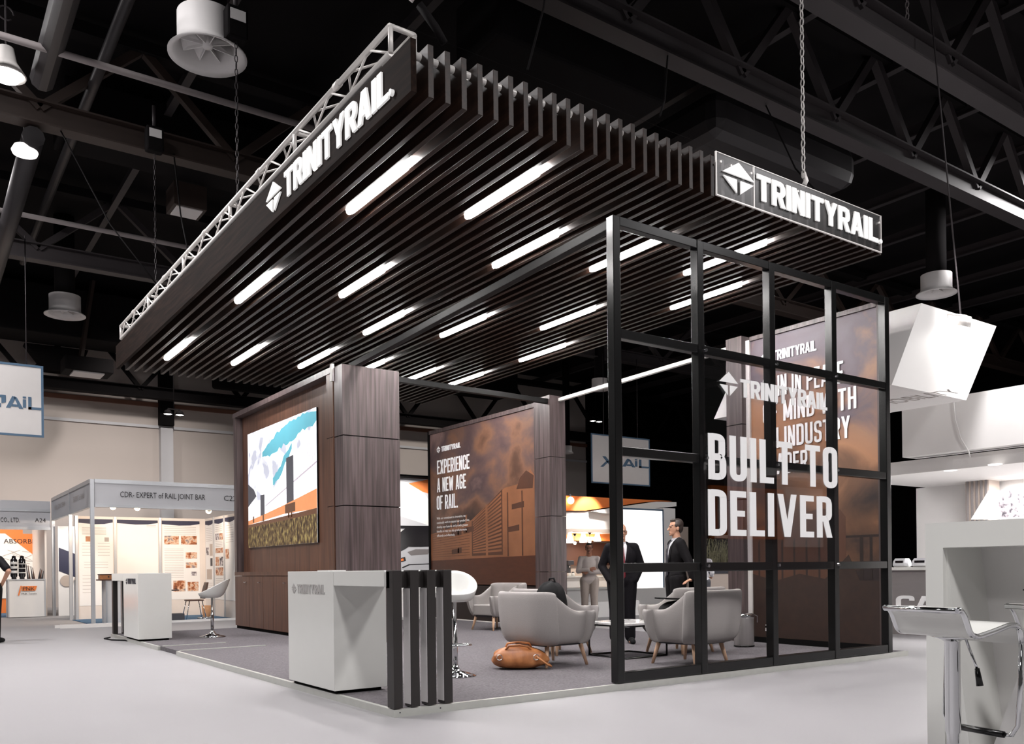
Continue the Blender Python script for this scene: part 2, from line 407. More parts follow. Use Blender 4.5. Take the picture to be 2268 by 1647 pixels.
girder(16.9, 8.5, 1.9, 'thin dark roof girder at the level of the smaller white diffuser on the left', 'roof_steel', step=3.4)
girder(26.9, 7.45, 2.6, 'black roof girder with V-shaped struts just in front of the beige back wall', 'roof_dark', step=3.6, wd=.4)
for i, x in enumerate([-7, -4.4, 1.2, 3.8, 6.4, 9, 11.6, 14.2, 16.8, 19.4, 22, 24.6, 27.2, 29.8]):
    o = MB().box(x-.07, x+.07, -6, 27.9, 10.05, 10.08).box(x-.02, x+.02, -6, 27.9, 10.08, 10.3).build('roof_purlin', 'roof_steel')
    tag(o, 'thin grey steel purlin under the dark roof deck', 'purlin', 'purlins under the roof deck')
# cable conduits along X
def rod(name, a, b, r, m, label, cat, group=None, n=10):
    return tag(MB().tube([a, b], r, n).build(name, m), label, cat, group)
rod('conduit_pipe', (-14, 7.5, 8.5), (4.5, 7.5, 8.5), .05, 'conduit', 'pale conduit pipe crossing under the large white diffuser', 'pipe', 'conduits under the roof')
rod('conduit_pipe', (-14, 14.07, 8.5), (7, 14.07, 8.5), .05, 'conduit', 'pale conduit pipe level with the square ceiling vent', 'pipe', 'conduits under the roof')
rod('round_duct', (-1.4, -5, 8.6), (-1.33, 8.6, 8.6), .17, 'duct', 'dark grey round duct running back from the top left corner', 'duct', 'round ducts')
rod('round_duct', (-1.3, 9.9, 8.3), (-1.2, 20, 8.3), .17, 'duct', 'dark grey round duct continuing behind the small white lamp', 'duct', 'round ducts')
rod('round_duct', (-.4, 1, 9.4), (-.4, 20, 9.4), .09, 'duct', 'slim grey pipe beside the large dark round duct', 'duct', 'round ducts')
# big dark air ducts, and an added dark box at the back wall
tag(MB().box(4.0, 7.4, 4.2, 5.4, 8.9, 9.9).build('duct_or_dark_box', 'roof_dark', bevel=.05), 'wide black air duct above the front edge of the canopy', 'duct', 'square air ducts')
tag(MB().box(8.4, 12.6, 4.0, 6.0, 8.7, 9.5).build('duct_or_dark_box', 'duct', bevel=.25), 'dark purple-grey air duct with a curved end behind the hanging chain', 'duct', 'square air ducts')
tag(MB().box(-.6, 4.0, 11.5, 13.0, 9.5, 10.3).build('duct_or_dark_box', 'roof_dark', bevel=.04), 'dark box duct behind the square ceiling vent', 'duct', 'square air ducts')
tag(MB().box(-14, 19, 24.6, 26.2, 8.75, 10.3).build('duct_or_dark_box', 'roof_dark', bevel=.05), 'long black box standing in for the dark roof over the beige back wall', 'duct', 'square air ducts')  # added box, blacks out the wall top in place of the roof deck
tag(MB().add([(.3, 26.25, 8.75), (2.2, 26.25, 8.75), (1.9, 26.25, 7.95), (.9, 26.25, 7.95), (.3, 26.8, 8.75), (2.2, 26.8, 8.75), (1.9, 26.8, 7.95), (.9, 26.8, 7.95)],
    [(0, 1, 2, 3), (7, 6, 5, 4), (0, 4, 5, 1), (1, 5, 6, 2), (2, 6, 7, 3), (3, 7, 4, 0)]).build('duct_hopper', 'roof_dark'), 'black tapering hopper in front of the back wall, above the left banner', 'duct', 'duct hoppers')
tag(MB().box(6.4, 9.6, 26.25, 26.6, 7.95, 8.75).build('duct_hopper', 'roof_dark', bevel=.1), 'black hopper box by the back wall behind the far canopy corner', 'duct', 'duct hoppers')
# round swirl diffusers
def diffuser(x, y, z, r, label):
    t = thing('swirl_diffuser', (x, y, z), label, 'ceiling diffuser', 'round white ceiling diffusers', local=True)
    MB().lathe([(r*.76, .62*r*1.6), (r*.76, .12), (r*.8, .06), (r, .0), (r*1.0, -.02), (r*.8, .03), (r*.70, .12), (r*.70, .62*r*1.6)], n=40, cap=False).build('housing', 'diffuser_white', t)
    MB().lathe([(.001, r*.62), (r*.74, r*.62)], n=32, cap=False).build('cover_plate', 'roof_dark', t)
    MB().lathe([(.01, .1), (.09*r*1.4, .1), (.1*r*1.4, .16), (.1*r*1.4, .3), (.01, .3)], n=20).build('hub', 'diffuser_white', t)
    for k in range(8):
        a = 2*math.pi*k/8
        c, s = math.cos(a), math.sin(a)
        P = lambda rr, w, z: (c*rr-s*w, s*rr+c*w, z)
        MB().add([P(.12*r, 0, .12), P(.69*r, 0, .1), P(.69*r, .22*r, .3), P(.12*r, .06*r, .26), P(.12*r, 0.012, .12), P(.69*r, .012, .1), P(.69*r, .22*r+.012, .3), P(.12*r, .06*r+.012, .26)],
                 [(0, 1, 2, 3), (7, 6, 5, 4), (0, 4, 5, 1), (1, 5, 6, 2), (2, 6, 7, 3), (3, 7, 4, 0)]).build('vane', 'diffuser_white', t)
    MB().tube([(0, 0, r*1.0), (0, 0, 10.59-z)], r*.5, 16).build('duct_neck', 'roof_dark', t)
p = on(460, 122, Z=8.2); diffuser(p.x, p.y, 8.2, .515, 'largest white swirl diffuser, hanging at the top left above the white truss')
p = on(144, 697, Z=8.0); diffuser(p.x, p.y, 8.0, .5, 'white swirl diffuser at left between the two dark girders')
p = on(2074, 650, Z=7.6); diffuser(p.x, p.y, 7.6, .45, 'white diffuser at right above the white slanted box')
p = on(1328, 862, Z=7.4); diffuser(p.x, p.y, 7.4, .36, 'small white diffuser just left of the tall black frame')
p = on(1255, 1003, Z=6.4); diffuser(p.x, p.y, 6.4, .32, 'smallest white diffuser, left of the hanging banner between the two graphic walls')
# lamps
t = thing('high_bay_lamp', on(14, 168, Z=8.3), 'glaring high-bay lamp at the upper left edge', 'lamp')
p = t.location
MB().lathe([(.02, .42), (.1, .4), (.14, .2), (.26, .02), (.25, 0), (.12, .16)], p, 24, cap=False).build('reflector', 'alu', t)
MB().lathe([(.02, -.06), (.16, -.05), (.2, .03), (.12, .1), (.02, .12)], p, 20).build('bulb', 'lamp_glow', t)
MB().tube([(p.x, p.y, p.z+.4), (p.x, p.y, 10.6)], .015, 6).build('suspension_rod', 'roof_steel', t)
MB().tube([(p.x+.1*math.cos(a*.5), p.y, p.z+.9+.1*math.sin(a*.5)) for a in range(12)], .012, 6).build('cable_coil', 'roof_steel', t)
t = thing('dome_lamp', on(55, 338, Z=8.1), 'small unlit-looking white dome lamp under the round duct at left', 'lamp'); p = t.location
MB().lathe([(.02, .13), (.16, .1), (.2, .02), (.18, -.03), (.02, -.05)], p, 24).build('dome', 'soft_glow', t)
MB().tube([(p.x, p.y, p.z+.1), (p.x, p.y, p.z+.5)], .02, 6).build('stem', 'roof_steel', t)
def twin_flood(px, py, y, label):
    p = on(px, py, Y=y); t = thing('twin_floodlight', p, label, 'floodlight', 'twin floodlights')
    for s in (-1, 1):
        MB().lathe([(.02, .16), (.1, .12), (.15, 0), (.13, .0)], (p.x+s*.19, p.y, p.z), 16, cap=False).build('lamp_housing', 'roof_dark', t)
        MB().lathe([(.02, -.02), (.14, .01), (.02, .02)], (p.x+s*.19, p.y, p.z), 16).build('lens', 'lamp_glow', t)
    MB().bar((p.x-.2, p.y, p.z+.18), (p.x+.2, p.y, p.z+.18), .04, .04).build('crossbar', 'roof_dark', t)
    MB().tube([(p.x, p.y, p.z+.18), (p.x, p.y, 10.6)], .02, 6).build('suspension_rod', 'roof_dark', t)
twin_flood(385, 918, 24.2, 'pair of small floodlights hanging before the beige wall')
twin_flood(1320, 933, 24, 'pair of small floodlights hanging above the banner in the middle')
p = on(413, 470, Z=9.0)
t = thing('square_vent', p, 'square white ceiling vent in a dark box, left of the truss', 'vent')
MB().box(p.x-.34, p.x+.34, p.y-.34, p.y+.34, p.z, p.z+.5).build('box', 'roof_brown', t)
MB().box(p.x-.27, p.x+.27, p.y-.27, p.y+.27, p.z-.02, p.z).build('grille', 'diffuser_white', t)
p = on(160, 803, Y=24)
t = thing('hanging_projector', p, 'black boxy projector hanging before the back wall above the left banner', 'projector')
MB().box(p.x-.2, p.x+1.2, p.y, p.y+1.0, p.z-.2, p.z+.25).build('body', 'roof_dark', t, bevel=.03)
MB().box(p.x+.05, p.x+.95, p.y+.1, p.y+.9, p.z-.24, p.z-.2).build('lens_panel', 'diffuser_white', t)
MB().bar((p.x+.3, p.y+.4, p.z+.2), (p.x+.7, p.y+.5, 10.6), .18, .1).build('bracket', 'roof_brown', t)
# chains and hoists
def chain(x, y, z0, z1, label, m='alu', r=.018, hoist=True):
    t = thing('chain_hoist', (x, y, z0), label, 'chain hoist', 'chain hoists')
    mb = MB(); n = int((z1-z0)/.09); rr = r*1.3
    for i in range(n):
        z = z0+.045+i*.09; a = Vector((1, 0, 0)) if i % 2 else Vector((0, 1, 0)); c = Vector((x, y, z))
        mb.tube([c+a*(rr*math.cos(k))+Z_*(.052*math.sin(k)) for k in [2*math.pi*j/8 for j in range(8)]], r*.45, 5, 0, True)
    mb.build('chain', m, t)
    if hoist:
        MB().box(x-.14, x+.14, y-.1, y+.1, z1, z1+.42).build('hoist_body', 'roof_dark', t, bevel=.03)
        MB().box(x-.1, x+.1, y-.11, y-.1, z1+.22, z1+.36).build('nameplate', 'diffuser_white', t)
        MB().tube([(x, y, z1+.42), (x, y, z1+.8)], .03, 8).build('hook', 'roof_steel', t)
    MB().tube([(x, y, z0+.06), (x+.05, y, z0-.02), (x, y, z0-.1)], .03, 8).build('shackle', 'alu', t)
    return t
chain(5.62, .25, 5.75, 8.5, 'chain hoist holding the canopy behind the front sign, long bright chain')
chain(.55, 5.35, 5.85, 8.2, 'chain hoist on the left truss below the large diffuser, thin grey chain', 'roof_steel', .014)
chain(.5, 9.6, 5.85, 8.4, 'chain hoist at the far left end of the truss', 'roof_steel', .012)
chain(9.2, 1.0, 8.75, 9.9, 'short bright chain looped beside the outer roof girder', 'conduit', .02, False)
for a, b, l in [((3.2, .2, 5.75), (6.0, 2.8, 8.6), 'thin dark steel cable rising from the canopy front to the girder'),
                ((1.6, .3, 5.75), (3.0, 1.6, 8.6), 'thin steel cable rising from the near canopy corner'),
                ((.4, 8.9, 5.85), (-.9, 9.9, 8.5), 'loose black cable hanging from the brownish girder to the truss'),
                ((.35, 7.0, 5.85), (.9, 9.9, 8.6), 'black cable slanting up to the brownish girder by the hoist'),
                ((6.0, .1, 5.4), (8.2, 2.8, 8.5), 'thin cable from the front sign up to the girder at right')]:
    m = (Vector(a)+Vector(b))/2-Vector((0, 0, .25))
    tag(MB().tube([a, tuple(Vector(a).lerp(m, .6)), tuple(m), tuple(m.lerp(Vector(b), .4)), b], .012, 6).build('steel_cable', 'roof_dark'), l, 'cable', 'cables in the roof')
# hanging banners
def banner(px0, py0, px1, py1, y, label, text_pos):
    a = on(px0, py0, Y=y); b = on(px1, py1, Y=y)
    t = thing('hanging_banner', ((a.x+b.x)/2, y, b.z), label, 'banner', 'hanging banners')
    MB().box(a.x, b.x, y-.01, y+.01, b.z, a.z).build('cloth', 'banner_white', t)
    e = .045
    MB().box(a.x-e, b.x+e, y-.02, y+.015, b.z-e, b.z).box(a.x-e, b.x+e, y-.02, y+.015, a.z, a.z+e).box(a.x-e, a.x, y-.02, y+.015, b.z, a.z).box(b.x, b.x+e, y-.02, y+.015, b.z, a.z).build('hem', 'blue_grey', t)
    for f in (.2, .8):
        MB().tube([(a.x+(b.x-a.x)*f, y, a.z), (a.x+(b.x-a.x)*f, y, 8.4)], .012, 6).build('suspension_cord', 'roof_steel', t)
    H = a.z-b.z; W = b.x-a.x; ox = a.x+W*.13; oz = b.z+H*.37; mb = MB(); h = H*.19; k = W*.74
    P = lambda pts: mb.prism([(x*k, z*h) for x, z in pts], (ox, y-.012, oz), X_, Z_, -Y_, 0, .004)
    P([(.05, 1), (.13, 1), (.30, 0), (.22, 0)]); P([(.0, -.22), (.07, -.22), (.20, .42), (.15, .52)]); P([(.2, .7), (.3, .95), (.52, .95), (.52, .75), (.3, .75), (.24, .6)])
    P([(.36, .0), (.43, 0), (.43, .3), (.36, .3)]); P([(.44, .75), (.52, .75), (.52, .4), (.44, .3)])
    P([(.52, 0), (.6, 0), (.70, .8), (.64, .95)]); P([(.66, .95), (.72, .85), (.84, 0), (.76, 0)]); P([(.62, .12), (.74, .12), (.74, .3), (.64, .3)])
    P([(.83, .1), (.89, .1), (.89, .75), (.83, .75)]); P([(.83, .82), (.89, .82), (.89, .97), (.83, .97)])
    P([(.93, .0), (.99, 0), (.99, .97), (.93, .97)]); P([(.93, 0), (1.16, 0), (1.2, .2), (.93, .2)])
    mb.build('printed_logo', 'blue_grey', t)
banner(1311, 962, 1437, 1074, 16, 'white hanging banner with blue edge, seen between the two graphic walls', 0)
banner(-75, 797, 92, 964, 15, 'white hanging banner with blue edge cut off by the left edge of the photo', 0)
# ================================================================== the stand: platform
t = thing('raised_platform', (3.6, 5.5, 0), 'grey carpeted raised stand floor with pale metal edge trim', 'platform')
MB().box(.04, 7.3, .04, 11.1, 0, FZ).build('carpet', 'carpet', t)
MB().box(0, 7.32, 0, .04, 0, FZ).build('edge_trim', 'trim_metal', t)
MB().box(0, .04, .04, 6.55, 0, FZ).build('edge_trim', 'trim_metal', t)
MB().box(0, .04, 7.6, 11.1, 0, FZ).build('edge_trim', 'trim_metal', t)
MB().box(.04, 7.3, 11.1, 11.14, 0, FZ).build('edge_trim', 'trim_metal', t)
mb = MB()
for x in (.05, .42): mb.prism([(.006*math.cos(k), .006*math.sin(k)) for k in [j*math.pi/4 for j in range(8)]], (x, 0, .035), X_, Z_, -Y_, 0, .003)
mb.build('trim_screw', 'print_dark', t)
for y, l in ((6.6, 1.3), (7.55, 1.0)):
    tag(MB().box(.06, l, y-.025, y+.025, FZ, FZ+.008).build('loose_trim_strip', 'trim_metal'), 'pale loose trim strip lying on the carpet, '+('nearer the white reception counter' if y < 7 else 'farther, beside the far counter'), 'trim strip', 'loose trim strips')
# ================================================================== canopy
CX0, CY0, CY1, CZ0, CZ1, NS, PIT, TH = .08, -.24, 10.8, 4.85, 5.265, 42, .1535, .05
cano = thing('slatted_canopy', (3.2, 5.3, CZ0), 'huge dark wood canopy of parallel slats hanging over the stand', 'canopy')
sl = None
for i in range(NS-1):
    x = CX0+PIT+i*PIT
    if sl is None:
        MB().box(CX0, CX0+TH, CY0, CY1, CZ0, CZ1).build('fascia_slat', 'fascia_wood', cano, bevel=.003)
        sl = MB().box(0, TH, CY0, CY1, CZ0, CZ1).build('slat', 'dark_wood', cano, bevel=.003)
        base = sl.location.copy(); x = CX0+PIT
    else:
        s2 = sl.copy(); COL.objects.link(s2); s2.parent = cano; sl_ = s2
    o = sl if i == 0 else s2
    o.location = base+Vector((x, 0, 0))
XE = CX0+(NS-1)*PIT+TH
for y in (1.6, 4.2, 6.9, 9.4):
    MB().box(CX0+TH, XE-TH, y-.06, y+.06, CZ1-.16, CZ1-.01).build('cross_batten', 'dark_inner', cano)
MB().box(CX0+.06, XE-.06, CY0+.5, CY1-.1, CZ1+.005, CZ1+.02).build('backing_sheet', 'dark_inner', cano)
# lettering on the left fascia (faces -X, reads from the far end to the near corner)
fx = CX0
emblem('fascia_emblem', 'letter_white', cano, (fx, 2.93, 4.925), -Y_, Z_, -X_, .315, .43, .018)
lettering('fascia_lettering', 'TRINITYRAIL', 'letter_white', cano, (fx, 2.40, 4.945), -Y_, Z_, -X_, .27, 2.29, .018, .56, .19, .055)
MB().prism([(.026*math.cos(k), .026*math.sin(k)) for k in [j*math.pi/7 for j in range(14)]], (fx, .055, 4.965), -Y_, Z_, -X_, 0, .03).build('fascia_lettering_dot', 'letter_white', cano)
# acrylic sign on the slat ends (faces -Y)
sg = thing('acrylic_sign', (4.9, -.25, CZ0), 'clear acrylic sign with white emblem and logo on the slat ends at right', 'sign')
SY0 = CY0-.03
MB().box(3.50, 4.065, SY0-.008, SY0, CZ0+.012, 5.285).build('pane', 'acrylic', sg)
MB().box(4.07, 6.36, SY0-.008, SY0, CZ0+.012, 5.285).build('pane', 'acrylic', sg)
mb = MB()
for x in (3.495, 4.067, 6.362): mb.box(x-.006, x+.006, SY0-.012, SY0+.004, CZ0+.005, 5.29)
mb.box(3.49, 6.365, SY0-.014, SY0+.004, CZ0, CZ0+.012); mb.box(3.49, 6.365, SY0-.01, SY0+.002, 5.284, 5.29)
mb.build('pane_edge', 'alu', sg)
emblem('emblem', 'letter_white', sg, (3.575, SY0-.01, 4.93), X_, Z_, -Y_, .32, .48, .014)
lettering('lettering', 'TRINITYRAIL', 'letter_white', sg, (4.10, SY0-.01, 4.95), X_, Z_, -Y_, .265, 2.18, .014, .56, .19, .055)
MB().prism([(.026*math.cos(k), .026*math.sin(k)) for k in [j*math.pi/7 for j in range(14)]], (6.315, SY0-.01, 4.97), X_, Z_, -Y_, 0, .03).build('lettering_dot', 'letter_white', sg)
for i in range(19):
    x = 3.56+i*.1535
    MB().tube([(x, SY0-.016, 5.2), (x, CY0, 5.2)], .012, 10).build('fixing_stud', 'alu', sg)
# round lights / bolts on the slat tops left of the sign
# truss
def truss(a, b, label, n, s=.26, posts=True):
    a, b = Vector(a), Vector(b); d = (b-a); Ln = d.length; d.normalize(); sd = d.cross(Z_).normalized()
    t = thing('lighting_truss', (a+b)/2, label, 'truss', 'aluminium lighting trusses')
    C = [sd*i*s/2+Z_*(j*s/2) for i, j in ((-1, -1), (1, -1), (1, 1), (-1, 1))]
    for c in C: MB().tube([a+c, b+c], .027, 10).build('chord', 'alu', t)
    st = Ln/n
    for i in range(n):
        p = a+d*st*i; q = a+d*st*(i+1)
        mb = MB()
        for (c0, c1) in ((C[0], C[3]), (C[1], C[2]), (C[3], C[2])):
            if i % 2: c0, c1 = c1, c0
            MB().tube([p+c0, q+c1], .011, 6).build('brace', 'alu', t)
    if posts:
        for k in range(0, 6):
            p = a+d*Ln*k/5
            for e in ((0, 3), (1, 2), (3, 2)):
                MB().tube([p+C[e[0]], p+C[e[1]]], .022, 8).build('end_post', 'alu', t)
    for k in range(5):
        p = a+d*Ln*(k+.5)/5
        for c in C[2:4]: MB().tube([p+c-d*.05, p+c+d*.05], .034, 10).build('coupler', 'alu', t)
    return t
truss((.26, .22, 5.50), (.26, 10.7, 5.50), 'white aluminium lattice truss along the top of the left fascia', 26, .22)
tag(MB().tube([(.15, -.1, 5.43), (6.4, -.1, 5.24+.19)], .001, 4).build('guide_wire', 'roof_dark'), 'hair-thin wire along the slat tops at the front edge', 'wire')
p = Vector((.3, -.05, 5.72))
t = thing('rigging_clamp', p, 'bolted rigging clamp with strap on the near truss corner', 'clamp')
MB().tube([(.22, .02, 5.74), (.3, -.1, 5.9), (.34, -.14, 6.05)], .03, 8).build('clamp_arm', 'alu', t)
MB().tube([(.3, 0, 5.72), (.42, -.05, 5.55), (.5, -.05, 5.45)], .035, 8).build('strap', 'roof_dark', t)
MB().lathe([(.02, 0), (.05, .02), (.05, .09), (.02, .11)], (.34, -.14, 6.03), 10).build('bolt_head', 'alu', t)
# front chord pieces seen between the slats
MB().tube([(CX0+TH, CY0+.125, 5.215), (XE-TH, CY0+.125, 5.215)], .03, 12).build('support_tube', 'alu', cano)
# linear lights
ROWS = {3: [(.87, 2.12, 'nearest lamp of the leftmost row'), (4.47, 5.72, 'middle lamp of the leftmost row'), (8.3, 9.55, 'farthest lamp of the leftmost row')],
        10: [(.30, 1.55, 'nearest lamp of the second row from the left'), (3.46, 4.71, 'middle lamp of the second row from the left'), (8.0, 9.3, 'farthest lamp of the second row from the left')],
        17: [(1.38, 2.63, 'nearest lamp of the third row from the left'), (4.97, 6.22, 'middle lamp of the third row from the left'), (7.6, 8.9, 'farthest of the third row, left of the column top')],
        24: [(.84, 2.07, 'seen behind the first tall post of the black frame'), (4.44, 5.70, 'middle lamp of the fourth row from the left'), (7.7, 8.95, 'its end peeks out above the wood column')],
        31: [(.27, 1.52, 'crossed by the black frame top rail, under the front sign'), (3.25, 4.5, 'middle lamp of the fifth row from the left'), (7.75, 9.0, 'far lamp of the fifth row, right of the wood column')],
        37: [(1.40, 2.65, 'seen behind the second post of the black frame'), (5.07, 6.34, 'middle lamp of the rightmost row'), (7.55, 8.75, 'farthest lamp of the rightmost row')]}
for k, row in ROWS.items():
    x = CX0+k*PIT+TH+(PIT-TH)/2
    for y0, y1, l in row:
        t = thing('linear_light', (x, (y0+y1)/2, CZ0), 'white tube light, '+l, 'ceiling light', 'tube lights between the canopy slats')
        mb = MB(); r = .048
        prof = [(-r, .09), (-r, .0), (-r*.8, -.028), (0, -.036), (r*.8, -.028), (r, 0), (r, .09)]
        mb.loft([[(x+a*f, y, CZ0+.01+b) for a, b in prof] for y, f in ((y0, .55), (y0+.03, .95), (y0+.06, 1), (y1-.06, 1), (y1-.03, .95), (y1, .55))], 0, True)
        mb.build('diffuser', 'tube_glow', t)
        MB().box(x-(PIT-TH)/2, x+(PIT-TH)/2, y0, y1, CZ0+.102, CZ0+.16).build('lamp_tray', 'white_matt', t)
# ================================================================== black frame with glass sign
fr = thing('grid_frame', (4.67, 0, FZ), 'tall free-standing black steel grid frame with square open bays', 'frame')
PX = [2.41, 3.56, 4.70, 5.83, 6.93]; RZ = [.12, 1.16, 2.27, 3.39, 4.46]; q = .045
for x in PX: MB().box(x-q, x+q, .0, .1, FZ+.006, 4.50).build('post', 'black_metal', fr, bevel=.006)
for z in RZ:
    for i in range(4):
        z0 = FZ+.006 if z < .2 else z-q
        MB().box(PX[i]+q, PX[i+1]-q, .006, .094, z0, z+q).build('rail', 'black_metal', fr, bevel=.006)
gs = thing('glass_sign', (4.65, -.05, 1.12), 'clear glass panel with big white slogan fixed to the black frame', 'sign')
for i in (1, 2):
    MB().box(PX[i]-.035+(.004 if i > 1 else 0), PX[i+1]-.035 if i == 1 else PX[i+1]-.03, -.052, -.04, 1.12, 3.41).build('pane', 'smoke_glass', gs)
for x in (PX[1], PX[2]-.01, PX[3]-.05):
    for z in (1.17, 2.27, 3.37):
        MB().prism([(.016*math.cos(k), .016*math.sin(k)) for k in [j*math.pi/6 for j in range(12)]], (x+.01, -.052, z), X_, Z_, -Y_, -.012, .01).build('standoff_bolt', 'chrome', gs)
n = -Y_; gy = -.056
emblem('emblem', 'vinyl_white', gs, (3.755, gy, 2.935), X_, Z_, n, .25, .29, .006)
lettering('logo_lettering', 'TRINITYRAIL', 'vinyl_white', gs, (4.085, gy, 2.945), X_, Z_, n, .19, 1.50, .006, .56, .19, .055)
words('slogan_word', 'BUILT TO', 'vinyl_white', gs, (3.575, gy, 2.055), X_, Z_, n, .47, 2.19, .006, .40, .145, .085)
words('slogan_word', 'DELIVER', 'vinyl_white', gs, (3.565, gy, 1.48), X_, Z_, n, .47, 2.085, .006, .40, .145, .085)
# overhead tie beams
tag(MB().bar((2.43, .1, 4.44), (2.55, 6.2, 4.30), .09, .09).build('tie_beam', 'black_matt', bevel=.006), 'black steel beam from the first tall post back to the wood column', 'beam', 'steel tie beams')
tag(MB().bar((3.2, 6.26, 4.21), (6.83, 6.72, 4.28), .09, .09).build('tie_beam', 'black_matt', bevel=.006), 'dark steel beam from the wood column across to the middle graphic wall', 'beam', 'steel tie beams')
tag(MB().bar((6.95, 6.6, 4.31), (7.06, 2.55, 4.43), .065, .065).build('tie_beam', 'alu', bevel=.006), 'pale beam linking the tops of the two graphic walls', 'beam', 'steel tie beams')
# ================================================================== media wall with screen, wood column
mw = thing('media_wall', (2.4, 8.6, FZ), 'dark wood feature wall with recessed panel above low cupboards', 'wall unit')
MX, M0, M1, MZ = 2.25, 6.22, 11.0, 4.27
MB().box(MX+.14, MX+.32, M0, M1, FZ, MZ-.05).build('back_panel', 'brown_wood_v', mw)
MB().box(MX, MX+.14, M1-.12, M1, 1.16, MZ-.09).build('side_reveal', 'dark_wood_v', mw)
MB().box(MX, MX+.14, M0, M0+.24, 1.16, MZ-.09).build('side_reveal', 'brown_wood_v', mw)
MB().box(MX-.01, MX+.34, M0, M1+.01, MZ-.09, MZ).build('head_rail', 'dark_wood_v', mw)
MB().box(MX-.02, MX+.02, M0-.02, M0+.05, 4.05, MZ+.04).build('white_corner_strip', 'white_matt', mw)
MB().box(MX-.005, MX+.14, M0, M1, 1.09, 1.16).build('counter_ledge', 'brown_wood_v', mw)
for z in (2.15, 3.2): MB().box(MX-.002, MX, M0, M0+.24, z-.004, z+.004).build('panel_joint', 'dark_inner', mw)
yy = [11.0, 10.15, 9.4, 8.88, 8.1, 7.3, 6.24]
for i in range(6):
    d = MB().box(MX, MX+.13, yy[i+1]+.006, yy[i]-.006, FZ+.06, 1.08).build('cupboard_door', 'brown_wood_v', mw)
    if i in (0, 1, 3): 
        y = yy[i+1]+.12 if i != 1 else yy[i+1]+.1
        MB().tube([(MX-.03, y, .965), (MX-.03, y+.1, .965)], .009, 8).box(MX-.03, MX, y+.045, y+.06, .955, .975).build('handle', 'chrome', d)
MB().box(MX+.03, MX+.13, M0, M1, FZ, FZ+.06).build('plinth', 'dark_inner', mw)
# the lit screen: sky, clouds, white freight cars on orange frames, grass
ramp_mat('scr_cloud', [(.40, (168, 170, 182)), (.47, (222, 224, 230)), (.53, (250, 250, 252))], 2.6, (1, 1, 1.2), .4, 6, emit=.85, dist=.4)
mat('scr_sky', (88, 158, 174), .4, emit=.7, var=.12, scale=2)
mat('scr_car', (244, 244, 248), .4, emit=.85, var=.01); mat('scr_line', (176, 166, 176), .4, emit=.5); mat('scr_dark', (72, 72, 78), .4, emit=.5, var=.3, scale=30)
mat('scr_orange', (206, 136, 90), .4, emit=.6, var=.15, scale=12); mat('scr_brown', (92, 62, 44), .4, emit=.5, var=.4, scale=20)
ramp_mat('scr_grass', [(.36, (40, 28, 20)), (.5, (84, 66, 42)), (.64, (142, 126, 78))], 14, (1, 1, .6), .5, 8, emit=.45)
sc = thing('led_screen', (MX+.12, 8.6, 1.6), 'large lit screen on the media wall showing a freight train under clouds', 'screen')
s0, s1, sz0, sz1 = 10.49, 7.13, 1.625, 3.81
sx = MX+.115
MB().box(sx, MX+.14, s1, s0, sz0, sz1).build('screen_body', 'dark_inner', sc)
mb = MB(); W, H = s0-s1, sz1-sz0
def sp(poly, mi, k): mb.prism([(x*W, y*H) for x, y in poly], (sx, s0, sz0), -Y_, Z_, -X_, .001*k, .001*k+.0008, mi)
sp([(0, 0), (1, 0), (1, 1), (0, 1)], 0, 1)
random.seed(3)
top = [(.30, .78), (.34, .84), (.42, .80), (.5, .86), (.58, .80), (.63, .88), (.70, .84), (.76, .93), (.82, .87), (.88, .90), (.93, .84), (1, .90)]
def strip(lo, hi, mi, k):
    n = len(lo)
    for i in range(n-1): sp([lo[i], lo[i+1], hi[i+1], hi[i]], mi, k)
def ragged(lo, hi, n, seed):
    rnd = random.Random(seed); L, U_ = [], []
    ev = lambda P, x: next(p[1]+(q[1]-p[1])*(x-p[0])/(q[0]-p[0]) for p, q in zip(P, P[1:]) if p[0] <= x <= q[0]+1e-6)
    for i in range(n+1):
        x = lo[0][0]+(lo[-1][0]-lo[0][0])*i/n; k = math.sin(math.pi*i/n)**.5 if 0 < i < n else 0
        L.append((x, ev(lo, x)+.018*k*rnd.uniform(-1, 1))); U_.append((x, min(.998, ev(hi, x)+.016*k*rnd.uniform(-1, 1))))
    return L, U_
strip(*ragged([(.24, .76), (.40, .75), (.55, .80), (.70, .82), (.85, .87), (1, .86)], [(.24, .80), (.38, .88), (.5, .93), (.65, .975), (.85, .99), (1, .97)], 26, 1), 1, 2)
strip(*ragged([(.40, .50), (.50, .54), (.60, .66), (.68, .75)], [(.40, .56), (.5, .63), (.6, .74), (.68, .80)], 12, 2), 1, 2)
sp([(.28, .38), (.72, .70), (1, .90), (1, .33), (.28, .235)], 2, 3)            # nearer white cars
sp([(.0, .40), (.28, .40), (.28, .22), (0, .19)], 2, 3)
sp([(0, .56), (.10, .50), (.14, .44), (0, .36)], 4, 4)
sp([(.28, .335), (1, .59), (1, .605), (.28, .345)], 3, 4)
for k in range(12):
    x = .73+.022*k; sp([(x, .45+.2*(x-.72)), (x+.003, .45+.2*(x-.72)), (x+.003, .66+.6*(x-.72)), (x, .66+.6*(x-.72))], 3, 5)
sp([(.60, .30), (.70, .315), (.70, .70), (.60, .69)], 4, 5)
sp([(.205, .215), (.27, .22), (.27, .44), (.205, .44)], 4, 5)
strip([(0, .20), (.28, .225), (.56, .25), (1, .25)], [(0, .235), (.28, .275), (.56, .32), (1, .40)], 5, 6)
sp([(.58, .25), (.72, .26), (.72, .33), (.58, .32)], 6, 7)
for x in (.08, .24, .62, .66): sp([(x, .215), (x+.02, .215), (x+.02, .27), (x, .27)], 6, 8)
sp([(0, .165), (1, .20), (1, .255), (0, .20)], 6, 8)
